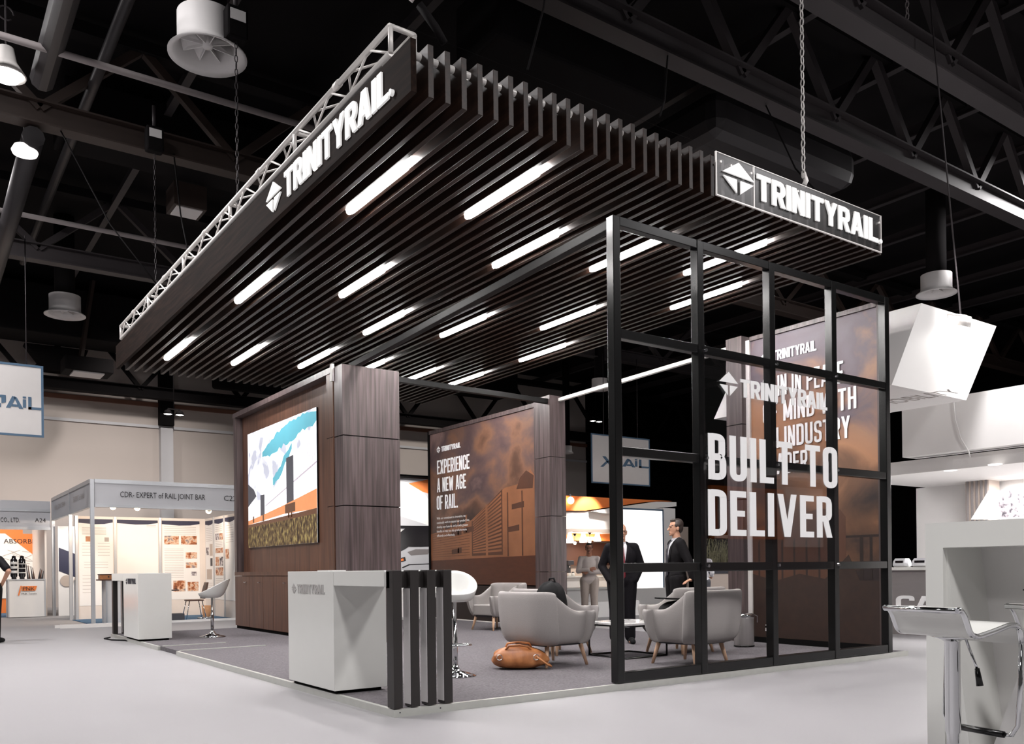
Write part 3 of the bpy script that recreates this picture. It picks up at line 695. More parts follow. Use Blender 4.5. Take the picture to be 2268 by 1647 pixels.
sp([(0, 0), (1, 0), (1, .215), (0, .175)], 7, 9)
mb.build('picture', ['scr_cloud', 'scr_sky', 'scr_car', 'scr_line', 'scr_dark', 'scr_orange', 'scr_brown', 'scr_grass'], sc)
wc = thing('wood_column', (2.7, 6.1, FZ), 'square dark wood-clad column with panel joints beside the screen wall', 'column')
z = [FZ, 1.08, 2.14, 3.19, 4.25]
for i in range(4): MB().box(2.26, 3.215, 5.9, 6.195, z[i]+.008, z[i+1]-.008 if i < 3 else z[i+1]).build('cladding_panel', 'dark_wood_v', wc)
MB().box(2.28, 3.2, 5.92, 6.18, FZ, 4.22).build('core', 'dark_inner', wc)
# ================================================================== graphic walls
ramp_mat('dusk_sky', [(.34, (44, 31, 28)), (.44, (84, 58, 46)), (.50, (118, 84, 66)), (.55, (94, 72, 68)), (.60, (74, 58, 60)), (.66, (118, 94, 90)), (.74, (150, 124, 120))], 1.0, (1, .8, 1), .45, 9, axis=(2, .6, 5.2, .3), dist=.3)
ramp_mat('dusk_sky_b', [(.30, (40, 30, 30)), (.40, (104, 72, 52)), (.47, (160, 112, 80)), (.53, (146, 106, 82)), (.60, (92, 78, 86)), (.70, (104, 94, 104)), (.78, (138, 130, 136))], 1.1, (1, .8, 1), .45, 7, axis=(2, .8, 5.2, .45), dist=.6)
mat('print_rust', (132, 86, 58), .5, var=.4, scale=1.6); mat('print_rust_dark', (78, 48, 34), .5, var=.3, scale=3); mat('print_ground', (78, 42, 26), .5, var=.35, scale=4, stretch=(1, 1, 5))
mat('print_shadow', (34, 22, 18), .5, var=.3, scale=5); mat('print_grass_dark', (44, 26, 18), .6, var=.5, scale=9)
g1 = thing('graphic_wall', (7.0, 8.9, FZ), 'graphic wall with dusky clouds over a rail car, reading EXPERIENCE A NEW AGE OF RAIL', 'graphic wall', 'printed graphic walls')
GX, a1, a0 = 6.85, 11.26, 7.12
gp_ = MB().box(GX, GX+.2, a0, a1, FZ, 4.26); W = a1-a0
def gpoly(poly, mi, k): gp_.prism([(x*W, y) for x, y in poly], (GX, a1, 0), -Y_, Z_, -X_, .0008*k, .0008*k+.0006, mi)
gpoly([(0, 1.35), (.55, 1.40), (.98, 1.36), (.98, 2.9), (.93, 3.1), (.88, 2.85), (.72, 2.80), (.42, 2.22), (.30, 2.12), (0, 1.98)], 1, 1)
gpoly([(.42, 1.45), (.70, 1.45), (.70, 2.78), (.42, 2.18)], 2, 2)
for i in range(15):
    y0 = 1.50+i*.048; y1 = 1.52+i*.083
    gpoly([(.43, y0), (.69, y1), (.69, y1+.045), (.43, y0+.027)], 1, 3)
for x, wd in ((.07, .012), (.14, .012), (.21, .014), (.28, .014), (.36, .016), (.55, .02), (.70, .02)):
    gpoly([(x, 1.38), (x+wd, 1.38), (x+wd, 2.02+x*.9), (x, 2.0+x*.9)], 1, 4)
for x, y in ((.22, 1.5), (.22, 1.9), (.34, 1.95), (.74, 1.9), (.78, 2.35)):
    gpoly([(x, y), (x+.1, y+.02), (x+.1, y+.14), (x, y+.1)], 2, 4)
for i in range(11):
    gpoly([(.02, 1.45+i*.05), (.40, 1.47+i*.06), (.40, 1.478+i*.06), (.02, 1.456+i*.05)], 2, 5)
gpoly([(.82, 2.74), (.95, 2.72), (.96, 2.96), (.90, 3.08), (.85, 2.96)], 2, 4)
gpoly([(.86, 1.42), (.87, 1.42), (.87, 2.7), (.86, 2.7)], 2, 5); gpoly([(.74, 1.42), (.75, 1.42), (.75, 2.7), (.74, 2.7)], 2, 5)
gpoly([(0, .82), (1, .82), (1, 1.42), (.5, 1.40), (0, 1.37)], 3, 6)
gpoly([(0, .07), (1, .07), (1, .84), (0, .84)], 4, 6)
gp_.build('printed_panel', ['dusk_sky', 'print_rust', 'print_rust_dark', 'print_ground', 'print_shadow'], g1)
MB().box(GX-.03, GX+.22, a0, a1, 4.26, 4.34).build('top_rail', 'dark_wood_v', g1)
MB().box(GX-.03, GX+.22, a1, a1+.06, FZ, 4.34).build('side_rail', 'dark_inner', g1)
MB().box(GX-.02, GX, a0, a1, FZ, FZ+.02).build('baseboard', 'alu', g1)
MB().box(GX-.03, GX, a0, a0+.06, 4.06, 4.38).build('white_corner_strip', 'white_matt', g1)
zz = [FZ, 1.1, 2.14, 3.24, 4.39]
for i in range(4): MB().box(GX-.12, GX+.25, 6.62, a0-.01, zz[i]+.006, zz[i+1]-.006).build('post_cladding', 'dark_wood_v', g1)
e = -X_; lx = GX-.008
emblem('emblem', 'vinyl_white', g1, (lx, 10.95, 3.80), -Y_, Z_, e, .15, .17, .005)
lettering('logo_lettering', 'TRINITYRAIL', 'vinyl_white', g1, (lx, 10.74, 3.815), -Y_, Z_, e, .115, .82, .005, .56, .19, .055)
for txt, y, z, wd in (('EXPERIENCE', 10.93, 3.32, 1.36), ('A NEW AGE', 10.94, 2.915, 1.22), ('OF RAIL.', 10.96, 2.52, .90)):
    words('headline_word', txt, 'vinyl_white', g1, (lx, y, z), -Y_, Z_, e, .315, wd, .005, .40, .13, .075)
for i, l in enumerate(['With our commitment to innovation, we', 'continually work to expand our product line,', 'develop new features, and provide greater', 'benefits to help you ship products more', 'efficiently and effectively.']):
    plain_text('body_text', l, 'vinyl_white', g1, (lx, 10.97, 2.30-i*.098), -Y_, Z_, .055, [1.22, 1.38, 1.32, 1.26, .78][i], .003)
g2 = thing('graphic_wall', (7.1, 1.2, FZ), 'graphic wall behind the black frame, reading GAIN IN PEACE OF MIND WITH AN INDUSTRY LEADER', 'graphic wall', 'printed graphic walls')
HX, b1, b0 = 7.02, 2.20, .19
gp_ = MB().box(HX, HX+.06, b0, b1, FZ, 4.44); W = b1-b0
def hpoly(poly, mi, k): gp_.prism([(x*W, y) for x, y in poly], (HX, b1, 0), -Y_, Z_, -X_, .0008*k, .0008*k+.0006, mi)
hpoly([(0, .9), (.76, .92), (.76, 1.80), (.72, 1.9), (.55, 1.93), (0, 1.7)], 1, 1)
for i in range(7): hpoly([(.05+i*.1, .95), (.065+i*.1, .95), (.065+i*.1, 1.55), (.05+i*.1, 1.5)], 3, 2)
hpoly([(.76, 1.52), (1, 1.52), (1, 1.55), (.76, 1.55)], 3, 2); hpoly([(.86, .98), (.885, .98), (.885, 1.52), (.86, 1.52)], 3, 2); hpoly([(.93, .98), (.95, .98), (.95, 1.52), (.93, 1.52)], 3, 2)
hpoly([(0, FZ), (1, FZ), (1, .96), (.86, .96), (.78, 1.3), (.7, 1.15), (.6, .98), (.4, 1.05), (.2, .95), (0, 1.05)], 4, 3)
gp_.build('printed_panel', ['dusk_sky_b', 'print_rust_dark', 'print_rust', 'print_shadow', 'print_grass_dark'], g2)
MB().box(HX-.03, HX+.08, b0, b1, 4.44, 4.50).build('top_rail', 'dark_wood_v', g2)
MB().box(HX-.02, HX+.03, b0-.085, b0, FZ, 4.50).build('side_post', 'dark_wood_v', g2)
for i in range(4): MB().box(HX-.12, HX+.25, b1+.07, b1+.36, zz[i]+.006, zz[i+1]-.006+(.14 if i == 3 else 0)).build('post_cladding', 'dark_wood_v', g2)
MB().box(HX-.03, HX+.2, b1, b1+.07, FZ, 4.46).build('corner_strip', 'alu', g2)
MB().box(HX-.02, HX, b0, b1, FZ, FZ+.08).build('baseboard', 'dark_inner', g2)
lx = HX-.008
emblem('emblem', 'vinyl_white', g2, (lx, 2.02, 4.06), -Y_, Z_, e, .17, .18, .005)
lettering('logo_lettering', 'TRINITYRAIL', 'vinyl_white', g2, (lx, 1.80, 4.075), -Y_, Z_, e, .14, .72, .005, .56, .19, .055)
for txt, y, z, wd in (('GAIN IN PEACE', 1.975, 3.565, 1.30), ('OF MIND WITH', 1.98, 3.20, 1.49), ('AN INDUSTRY', 1.985, 2.83, 1.40), ('LEADER.', 1.985, 2.46, .80)):
    words('headline_word', txt, 'vinyl_white', g2, (lx, y, z), -Y_, Z_, e, .29, wd, .005, .40, .13, .075)
# ================================================================== reception counters
def counter(y0, flip, label):
    """L-shaped: white body, white top slab, dark slats at the free end.  flip mirrors it along Y"""
    k = -1 if flip else 1
    Y = lambda v: y0+k*v
    t = thing('reception_counter', (.25, y0, FZ), label, 'counter', 'reception counters')
    def bx(x0, x1, a, b, z0, z1): return MB().box(x0, x1, min(Y(a), Y(b)), max(Y(a), Y(b)), z0, z1)
    bx(-.02, .50, 1.1, 2.2, FZ+.03, 1.10+FZ).build('body', 'white_gloss', t, bevel=.004)
    bx(.02, .46, 1.14, 2.16, FZ, FZ+.03).build('plinth', 'dark_inner', t)
    bx(-.02, .50, .115, 1.095, .97+FZ, 1.10+FZ).build('top_slab', 'white_gloss', t, bevel=.004)
    bx(.0, .54, .06, .115, .96+FZ, 1.09+FZ).build('end_rail', 'slat_black', t)
    for i in range(4): bx(.0+.154*i, .078+.154*i, .0, .11 if i else .115, FZ+.007, 1.10+FZ).build('slat', 'slat_black', t, bevel=.002)
    for i in (1, 2, 3): bx(.154*i-.006, .154*i, .008, .11, FZ+.03, .955+FZ).build('side_lining', 'plate_grey', t)  # added grey plates that make the inner slats' left sides paler
    if not flip:
        emblem('emblem', 'letter_grey', t, (-.02, 2.09, .945), -Y_, Z_, -X_, .1, .115, .004)
        lettering('lettering', 'TRINITYRAIL', 'letter_grey', t, (-.02, 1.95, .955), -Y_, Z_, -X_, .082, .66, .004, .50, .2, .06)
    else:
        emblem('emblem', 'print_dark', t, (-.02, Y(1.3), .975), -Y_, Z_, -X_, .1, .115, .004)
        lettering('lettering', 'TRINITYRAIL', 'print_dark', t, (-.02, Y(1.44), .985), -Y_, Z_, -X_, .09, .62, .004, .50, .2, .06)
    return t
counter(0, False, 'white reception counter with black slats at the near corner of the platform')
counter(10.98, True, 'white reception counter with dark slats at the far left end of the platform')
o = MB().box(.15, .33, 1.6, 1.86, 1.1+FZ, 1.108+FZ).build('leaflet', 'white_matt'); tag(o, 'white leaflet lying flat on the near reception counter', 'leaflet')
o = MB()
o.lathe([(.001, 0), (.17, .02), (.2, .12), (.17, .3), (.1, .42), (.001, .45)], (.32, 10.35, FZ), 20).build('black_backpack', 'black_cloth')
tag(bpy.data.objects['black_backpack'], 'black bag slumped on the carpet behind the far reception counter', 'bag')
o = MB().tube([(-.05, 10.9, .01), (-.2, 10.6, .012), (-.16, 10.2, .012), (.0, 9.9, .012), (.02, 9.5, .012)], .012, 8).build('power_cable', 'black_cloth')
tag(o, 'black cable curling on the floor by the far counter', 'cable')
# ================================================================== furniture on the stand
def superpath(a, yb, yf, r, n=28):
    """U-shaped plan of the chair shell from right front round the back to left front"""
    pts = [(a, yf), (a, (yf+yb+r)/2), (a, yb+r)]
    for i in range(1, 9):
        t = i/9*math.pi/2; pts.append((a-r+r*math.cos(t), yb+r-r*math.sin(t)))
    pts += [(a-r, yb), (0, yb-.015), (-a+r, yb)]
    for i in range(1, 9):
        t = math.pi/2+i/9*math.pi/2; pts.append((-a+r+r*math.cos(t), yb+r-r*math.sin(t)))
    pts += [(-a, yb+r), (-a, (yf+yb+r)/2), (-a, yf)]
    out = []
    for i in range(len(pts)-1):
        p, q = Vector((*pts[i], 0)), Vector((*pts[i+1], 0)); k = max(1, int((q-p).length/.05))
        out += [p.lerp(q, j/k) for j in range(k)]
    return out+[Vector((*pts[-1], 0))]
def armchair(loc, rz, label, fabric='fabric_grey'):
    t = thing('armchair', loc, label, 'armchair', 'grey tub armchairs', rz, local=True)
    P = superpath(.38, -.38, .37, .16); N = len(P); rings = []
    sm = lambda x: max(0, min(1, x))**2*(3-2*max(0, min(1, x)))
    for i, p in enumerate(P):
        a = P[max(0, i-1)]; b = P[min(N-1, i+1)]; d = (b-a).normalized(); n = Vector((d.y, -d.x, 0))
        if n.dot(p) < 0 and abs(p.y) < .2: n = -n
        if i == 0 or i == N-1: n = Vector((1 if p.x > 0 else -1, 0, 0))
        top = .625+.225*sm((.12-p.y)/.42)
        front = sm((p.y-.20)/.17); lean = .05*sm((.1-p.y)/.4)
        def q(off, z, k=1.0):
            v = p*k - n*off; v = v.copy()
            v.y -= front*.05*(1-min(1, (z-.25)/.3)) + lean*((z-.25)/.6)
            return (v.x, v.y, z)
        rings.append([q(.02, .25, .84), q(.0, .29, .90), q(.0, .42, .97), q(.0, .55, 1.0), q(.0, top-.05), q(.012, top-.012), q(.045, top), q(.078, top-.012), q(.09, top-.05), q(.095, .45), q(.10, .30, .92), q(.06, .25, .84)])
    def cap(r, k, dy):
        c = sum((Vector(v) for v in r), Vector())/len(r)
        return [tuple(Vector(v).lerp(Vector((c.x, v[1], v[2])), k)+Vector((0, dy, 0))) for v in r]
    rings = [cap(rings[0], .55, .03)]+[cap(rings[0], .15, .02)]+rings+[cap(rings[-1], .15, .02)]+[cap(rings[-1], .55, .03)]
    MB().loft(rings, 0, True).build('shell', fabric, t, sub=1)
    mb = MB(); mb.loft([[(x*.29, -.02+y*.33, z) for x, y in rounded([(-1, -1), (1, -1), (1, 1), (-1, 1)], .3, True, 4)] for z in (.27, .30, .43, .455)], 0, True)
    mb.build('seat_cushion', fabric, t, bevel=.012)
    for sx in (-1, 1):
        MB().bar((sx*.13, -.415, .30), (sx*.13, -.44, .56), .004, .004).build('seam', 'print_dark', t)
    for sx in (-1, 1):
        for sy in (-1, 1):
            MB().tube([(sx*.245, sy*.24, .27), (sx*.30, sy*.30, 0)], [.028, .016], 12).build('leg', 'beech', t)
    MB().box(-.27, .27, -.29, .27, .235, .27).build('underside', 'print_dark', t)
    return t
A = math.radians
ac = armchair((2.93, 1.78, FZ), A(-88), 'grey armchair left of the glass frame, back to the camera, black backpack on it')
def ch(loc, rz, label): return dup(ac, loc, A(rz), label)
ch((4.22, .83, FZ), 6, 'grey armchair behind the first bay of the black frame, carrying a black briefcase')
ch((3.86, 2.80, FZ), -86, 'grey armchair mostly hidden behind the chair with the backpack')
ch((5.12, 1.85, FZ), 4, 'grey armchair whose back shows behind the one with the briefcase, a hand on it')
ch((5.75, 7.05, FZ), 96, 'grey armchair standing by the middle graphic wall, behind the white stool')
# sled table with marble top
t = thing('coffee_table', (4.28, 1.93, FZ), 'low table with pale stone top on a black sled frame between the armchairs', 'table')
MB().loft([[(4.28+x*.37, 1.93+y*.37, z) for x, y in rounded([(-1, -1), (1, -1), (1, 1), (-1, 1)], .35, True, 5)] for z in (FZ+.40, FZ+.43)], 0, False).build('table_top', 'marble', t, bevel=.006)
b = .34; x0, y0 = 4.28, 1.93
MB().tube([(x0-b, y0-b, FZ+.39), (x0+b, y0-b, FZ+.39), (x0+b, y0+b, FZ+.39), (x0-b, y0+b, FZ+.39)], .012, 8, 0, True).build('top_frame', 'black_metal', t)
MB().tube([(x0-b, y0-b, FZ+.012), (x0+b, y0-b, FZ+.012), (x0+b, y0+b, FZ+.012), (x0-b, y0+b, FZ+.012)], .012, 8, 0, True).build('base_frame', 'black_metal', t)
for sx, sy in ((1, -1), (-1, 1)): MB().tube([(x0+sx*b, y0+sy*b, FZ+.01), (x0+sx*b, y0+sy*b, FZ+.39)], .012, 8).build('leg', 'black_metal', t)
# bags
def pouch(c, rx, ry, rz, seed, wob=.05, n=28, m=16, sag=.25):
    """soft closed bag body resting at z=c.z"""
    rnd = random.Random(seed); ph = [rnd.uniform(0, 6.28) for _ in range(6)]; rings = []
    for i in range(m+1):
        v = -1+2*i/m; R = (1-abs(v)**2.6)**.5 if abs(v) < 1 else 0; ring = []
        for k in range(n):
            a = 2*math.pi*k/n; ca, sa = math.cos(a), math.sin(a)
            ex = math.copysign(abs(ca)**.75, ca); ey = math.copysign(abs(sa)**.75, sa)
            w_ = 1+wob*(math.sin(3*a+ph[0]+2*v)+.7*math.sin(7*a+ph[1]-3*v)+.5*math.sin(11*a+ph[2]+4*v))
            kk = max(.02, R)*w_*(1+sag*(-v)*.5)
            ring.append((c[0]+rx*ex*kk, c[1]+ry*ey*kk, c[2]+rz*(v+1)+.02*rz*math.sin(4*a+ph[3])*(v+1)))
        rings.append(ring)
    return MB().loft(rings, 0, True)
t = thing('leather_bag', (2.40, 1.66, FZ), 'slouchy tan leather holdall on the carpet under the armchair with the backpack', 'bag', rz=A(-38), local=True)
MB(); pouch((0, 0, 0), .30, .15, .125, 4, .06).build('body', 'tan_leather', t)
MB().tube([(-.16, .03, .2), (-.12, .0, .28), (0, -.01, .295), (.12, .0, .28), (.16, .03, .2)], .012, 8).build('handle', 'tan_leather', t)
MB().tube([(-.17, -.06, .18), (-.10, -.1, .26), (.02, -.11, .27), (.11, -.09, .25), (.17, -.05, .18)], .012, 8).build('handle', 'tan_leather', t)
MB().tube([(-.27, .02, .17), (-.1, .05, .235), (.1, .05, .235), (.27, .02, .17)], .008, 6).build('zip', 'print_dark', t)
for sx in (-1, 1): MB().tube([(sx*.2+.03*math.cos(k), -.145, .14+.03*math.sin(k)) for k in [j*math.pi/6 for j in range(12)]], .005, 6, 0, True).build('ring', 'chrome', t)
MB().tube([(.2, -.14, .15), (.32, -.16, .06), (.36, -.05, .03), (.33, .06, .05)], .012, 6).build('shoulder_strap', 'tan_leather', t)
t = thing('backpack', (3.02, 1.86, FZ+.455), 'black backpack leaning in the seat of the left armchair', 'bag', rz=A(-70), local=True)
pouch((0, 0, 0), .19, .14, .25, 9, .03).build('body', 'black_cloth', t)
pouch((0, -.12, .02), .14, .06, .14, 10, .03).build('front_pocket', 'black_cloth', t)
MB().tube([(-.05, .02, .46), (-.03, .02, .53), (.03, .02, .53), (.05, .02, .46)], .012, 8).build('handle', 'black_cloth', t)
MB().box(.09, .105, -.17, -.165, .25, .31).build('label_tag', 'white_matt', t)
t = thing('briefcase', (4.20, .98, FZ+.455), 'black soft briefcase lying on the seat of the right armchair', 'bag', rz=A(-20), local=True)
pouch((0, 0, 0), .24, .17, .13, 21, .02).build('body', 'black_cloth', t)
MB().tube([(-.1, -.16, .18), (-.08, -.2, .26), (.08, -.2, .26), (.1, -.16, .18)], .012, 8).build('handle', 'black_cloth', t)
o = MB().box(-.2, .14, -.12, .13, 0, .018).build('folder', 'black_cloth', bevel=.004); o.location = (4.17, 1.0, FZ+.725); o.rotation_euler = (0, A(3), A(-15))
tag(o, 'flat black folder lying on top of the briefcase', 'folder')
# pedal bin
bx_, by_ = 6.30, 1.78
t = thing('pedal_bin', (bx_, by_, FZ), 'brushed steel pedal bin beside the right armchair', 'bin')
MB().lathe([(.125, .0), (.135, .012), (.135, .38), (.138, .39)], (bx_, by_, FZ+.012), 32).build('body', 'steel', t)
MB().lathe([(.14, 0), (.145, .012), (.14, .04), (.11, .052), (.001, .056)], (bx_, by_, FZ+.405), 32).build('lid', 'chrome', t)
MB().lathe([(.13, 0), (.14, .003), (.14, .02), (.12, .024)], (bx_, by_, FZ), 32).build('foot_ring', 'black_metal', t)
MB().box(bx_-.19, bx_-.12, by_-.06, by_-.01, FZ+.005, FZ+.02).build('pedal', 'black_metal', t)
MB().tube([(bx_+.1, by_-.09, FZ+.44), (bx_+.15, by_-.11, FZ+.42), (bx_+.15, by_-.11, FZ+.33)], .006, 6).build('handle', 'chrome', t)
p = on(1703, 1390, X=7.015)
t = thing('wall_socket', (7.015, p.y, p.z), 'white socket plate low on the graphic wall behind the frame', 'socket')
MB().box(7.0, 7.015, p.y-.05, p.y+.05, p.z-.05, p.z+.05).build('plate', 'black_metal', t)
MB().box(6.995, 7.0, p.y-.045, p.y-.005, p.z+.005, p.z+.045).build('switch', 'white_matt', t)
MB().box(6.995, 7.0, p.y+.0, p.y+.045, p.z-.045, p.z-.0).build('plug_face', 'white_matt', t)
MB().box(6.995, 7.0, p.y-.01, p.y+.045, p.z+.035, p.z+.045).build('cover_strip', 'white_matt', t)
# white shell bar stools with gas lift
def shell_stool(loc, rz, label, zs=.72):
    t = thing('bar_stool', loc, label, 'bar stool', 'white shell bar stools', rz, local=True)
    MB().lathe([(.001, 0), (.215, 0), (.22, .008), (.15, .03), (.06, .055), (.034, .1), (.03, .11), (.001, .11)], n=36).build('base', 'chrome', t)
    MB().lathe([(.027, .1), (.027, .40), (.02, .41), (.02, zs)], n=20).build('gas_column', 'chrome', t)
    MB().tube([(.02, 0, zs-.03), (.1, .03, zs-.05), (.14, .04, zs-.07)], [.006, .006, .014], 8).build('lever', 'black_metal', t)
    MB().tube([(0, .02, .33), (-.13, .03, .33), (-.16, .12, .33), (-.08, .22, .33), (.08, .22, .33), (.16, .12, .33), (.13, .03, .33), (0, .02, .33)], .009, 8).build('foot_rest', 'chrome', t)
    # seat: shallow shell whose rim rises behind into a ring-shaped back
    mb = MB(); n = 40; rings = []
    def rim(a):
        s = (1-math.cos(a))/2   # 0 at the front (+Y), 1 at the back
        return s
    for (rr, dz, out) in ((.02, 0, 0), (.14, 0.0, 0), (.18, .02, .35), (.215, .07, 1), (.23, .072, 1.04), (.222, .05, .95), (.19, -.02, .35), (.14, -.035, 0), (.02, -.035, 0)):
        ring = []
        for k in range(n):
            a = 2*math.pi*k/n; s = rim(a)
            h = dz+out*(.24*s**1.5-.02); R = rr*(1+.06*s)
            ring.append((R*math.sin(a)*1.02, R*math.cos(a)-.06*out*s, zs+h))
        rings.append(ring)
    mb.loft(rings, 0, True, True); mb.build('seat_shell', 'white_gloss', t, sub=1)
    mb = MB(); mb.lathe([(.001, .004), (.12, .004), (.15, .02), (.001, .03)], (0, 0, zs), 28); mb.build('seat_pad', 'fabric_light', t)
    return t
shell_stool((1.53, 1.57, FZ), A(150), 'white shell bar stool behind the black slats of the near counter', .80)
shell_stool((1.20, 8.94, FZ), A(58), 'white shell bar stool by the far counter, left of the wood cupboards', .70)
# ================================================================== people
import numpy as np
from mathutils.bvhtree import BVHTree
def cap_mesh(mb, p0, r0, p1, r1, n=14):
    p0, p1 = Vector(p0), Vector(p1); d = p1-p0; L = max(d.length, 1e-4); d = d/L
    pts, rs = [], []
    for i in range(6):
        t = math.pi/2*(1-i/5); pts.append(p0-d*r0*math.sin(t)); rs.append(max(.0008, r0*math.cos(t)))
    for i in range(6):
        t = math.pi/2*i/5; pts.append(p1+d*r1*math.sin(t)); rs.append(max(.0008, r1*math.cos(t)))
    mb.tube(pts, rs, n)
def ell_mesh(mb, c, r, n=18):
    mb.loft([[(c[0]+r[0]*math.cos(a)*math.sin(t), c[1]+r[1]*math.sin(a)*math.sin(t), c[2]-r[2]*math.cos(t)) for a in [2*math.pi*k/n for k in range(n)]] for t in [.02+(math.pi-.04)*j/10 for j in range(11)]])
def blob(name, prims, mats, tags, parent, voxel=.01, smooth=3):
    """prims: ('c',p0,r0,p1,r1,tag) capsule | ('e',centre,radii,tag) ellipsoid, fused into one continuous skin"""
    mb = MB()
    for p in prims:
        if p[0] == 'c': cap_mesh(mb, *p[1:5])
        else: ell_mesh(mb, p[1], p[2])
    o = mb.build(name, mats)
    r = o.modifiers.new('r', 'REMESH'); r.mode = 'VOXEL'; r.voxel_size = voxel
    s = o.modifiers.new('s', 'SMOOTH'); s.factor = .5; s.iterations = smooth
    me = bpy.data.meshes.new_from_object(o.evaluated_get(bpy.context.evaluated_depsgraph_get()))
    bpy.data.objects.remove(o)
    me.name = name; me.materials.clear()
    for m in mats: me.materials.append(M[m])
    n = len(me.polygons); c = np.zeros(n*3); me.polygons.foreach_get('center', c); c = c.reshape(-1, 3)
    best = np.full(n, 9.); idx = np.zeros(n, int)
    for p in prims:
        if p[0] == 'c':
            a, b = np.array(p[1], float), np.array(p[3], float); ab = b-a; t = np.clip(((c-a)@ab)/max(ab@ab, 1e-9), 0, 1)
            d = np.linalg.norm(c-a-t[:, None]*ab, axis=1)-(p[2]+(p[4]-p[2])*t)
        else:
            q = (c-np.array(p[1]))/np.array(p[2]); d = (np.linalg.norm(q, axis=1)-1)*min(p[2])
        k = tags.get(p[-1], 0); w_ = d < best; best[w_] = d[w_]; idx[w_] = k
    me.polygons.foreach_set('material_index', idx.astype(np.int32)); me.polygons.foreach_set('use_smooth', np.ones(n, bool))
    ob = bpy.data.objects.new(name, me); COL.objects.link(ob)
    if parent is not None: ob.parent = parent
    return ob
def rz_(p, a, pivot=(0, 0)):
    x, y = p[0]-pivot[0], p[1]-pivot[1]; c, s = math.cos(a), math.sin(a)
    return (c*x-s*y+pivot[0], s*x+c*y+pivot[1], p[2])
def head_prims(turn=0, hz=0, ears=True):
    e = [('e', (0, -.012, 1.655), (.074, .095, .092), 'skin'), ('e', (0, .022, 1.605), (.062, .070, .090), 'skin'), ('e', (0, .04, 1.553), (.048, .048, .042), 'skin'),
         ('c', (0, .098, 1.622), .009, (0, .113, 1.592), .013, 'skin'), ('e', (0, .082, 1.643), (.052, .016, .010), 'skin'), ('e', (0, .09, 1.556), (.024, .009, .008), 'skin'),
         ('e', (0, .078, 1.526), (.024, .018, .018), 'skin'), ('e', (.076, -.004, 1.608), (.011, .022, .033), 'skin'), ('e', (-.076, -.004, 1.608), (.011, .022, .033), 'skin')]
    out = []
    for p in e:
        if p[0] == 'c': out.append(('c', rz_(p[1], turn), p[2], rz_(p[3], turn), p[4], p[5]))
        else:
            # radii swap smoothly with the turn
            c, s = abs(math.cos(turn)), abs(math.sin(turn)); r = p[2]
            out.append(('e', rz_(p[1], turn), (math.hypot(r[0]*c, r[1]*s), math.hypot(r[1]*c, r[0]*s), r[2]), p[3]))
    return out+[('c', (0, -.02, 1.40), .064, (0, -.004, 1.56), .054, 'skin')]
def hand_prims(w, d, up, side, tag='skin', curl=.3, k=1.0):
    """hand at wrist w, pointing along d, back of the hand facing up; side=+1/-1 puts the thumb on that side"""
    w, d, up = Vector(w), Vector(d).normalized(), Vector(up).normalized(); s = d.cross(up).normalized()*side; up = s.cross(d)*side
    out = [('c', w-d*.02, .026*k, w+d*.025, .027*k, tag)]
    for j in (-1, -.33, .33, 1): out.append(('c', w+d*.02+s*j*.016, .015*k, w+d*.075+s*j*.028, .013*k, tag))
    for j, L in ((-1, .058), (-.33, .072), (.33, .076), (1, .066)):
        a = w+d*.08+s*j*.030; b = a+d*L*.5-up*L*curl*.3+s*j*.004; c = b+d*L*.5*(1-curl*.5)-up*L*curl*.7
        out += [('c', a, .0098*k, b, .0092*k, tag), ('c', b, .0092*k, c, .0078*k, tag)]
    a = w+d*.025+s*.03; b = a+d*.03+s*.026; c = b+d*.028+s*.006-up*.008
    out += [('c', a, .0135*k, b, .0115*k, tag), ('c', b, .0115*k, c, .009*k, tag)]
    return out
def limb(pts, rs, tag):
    return [('c', pts[i], rs[i], pts[i+1], rs[i+1], tag) for i in range(len(pts)-1)]
TORSO = lambda k, tag: [('e', (0, -.005, 1.26), (.172*k, .112*k, .20), tag), ('e', (0, 0, 1.05), (.150*k, .105*k, .20), tag), ('c', (-.125, -.01, 1.395), .062*k, (.125, -.01, 1.395), .062*k, tag), ('e', (0, -.005, .95), (.165*k, .112*k, .13), tag), ('c', (-.17, -.01, 1.39), .062*k, (.17, -.01, 1.39), .062*k, tag)]
LEGS = lambda k, tag, sp=.095, kn=0: [q for s in (-1, 1) for q in limb([(s*sp, 0, .90), (s*(sp+.005), .015+kn, .49), (s*(sp+.012), -.015, .10)], [.095*k, .066*k, .048*k+(.016 if k > 1.1 else 0)], tag)]
SHOES = lambda sp=.115: [q for s in (-1, 1) for q in (('c', (s*sp, -.05, .05), .05, (s*(sp+.014), .10, .045), .047, 'shoe'), ('c', (s*(sp+.014), .10, .045), .047, (s*(sp+.024), .19, .036), .036, 'shoe'), ('c', (s*sp, -.03, .05), .045, (s*sp, -.01, .11), .045, 'shoe'))]
def surf(ob):
    me = ob.data; return BVHTree.FromPolygons([v.co[:] for v in me.vertices], [p.vertices[:] for p in me.polygons])
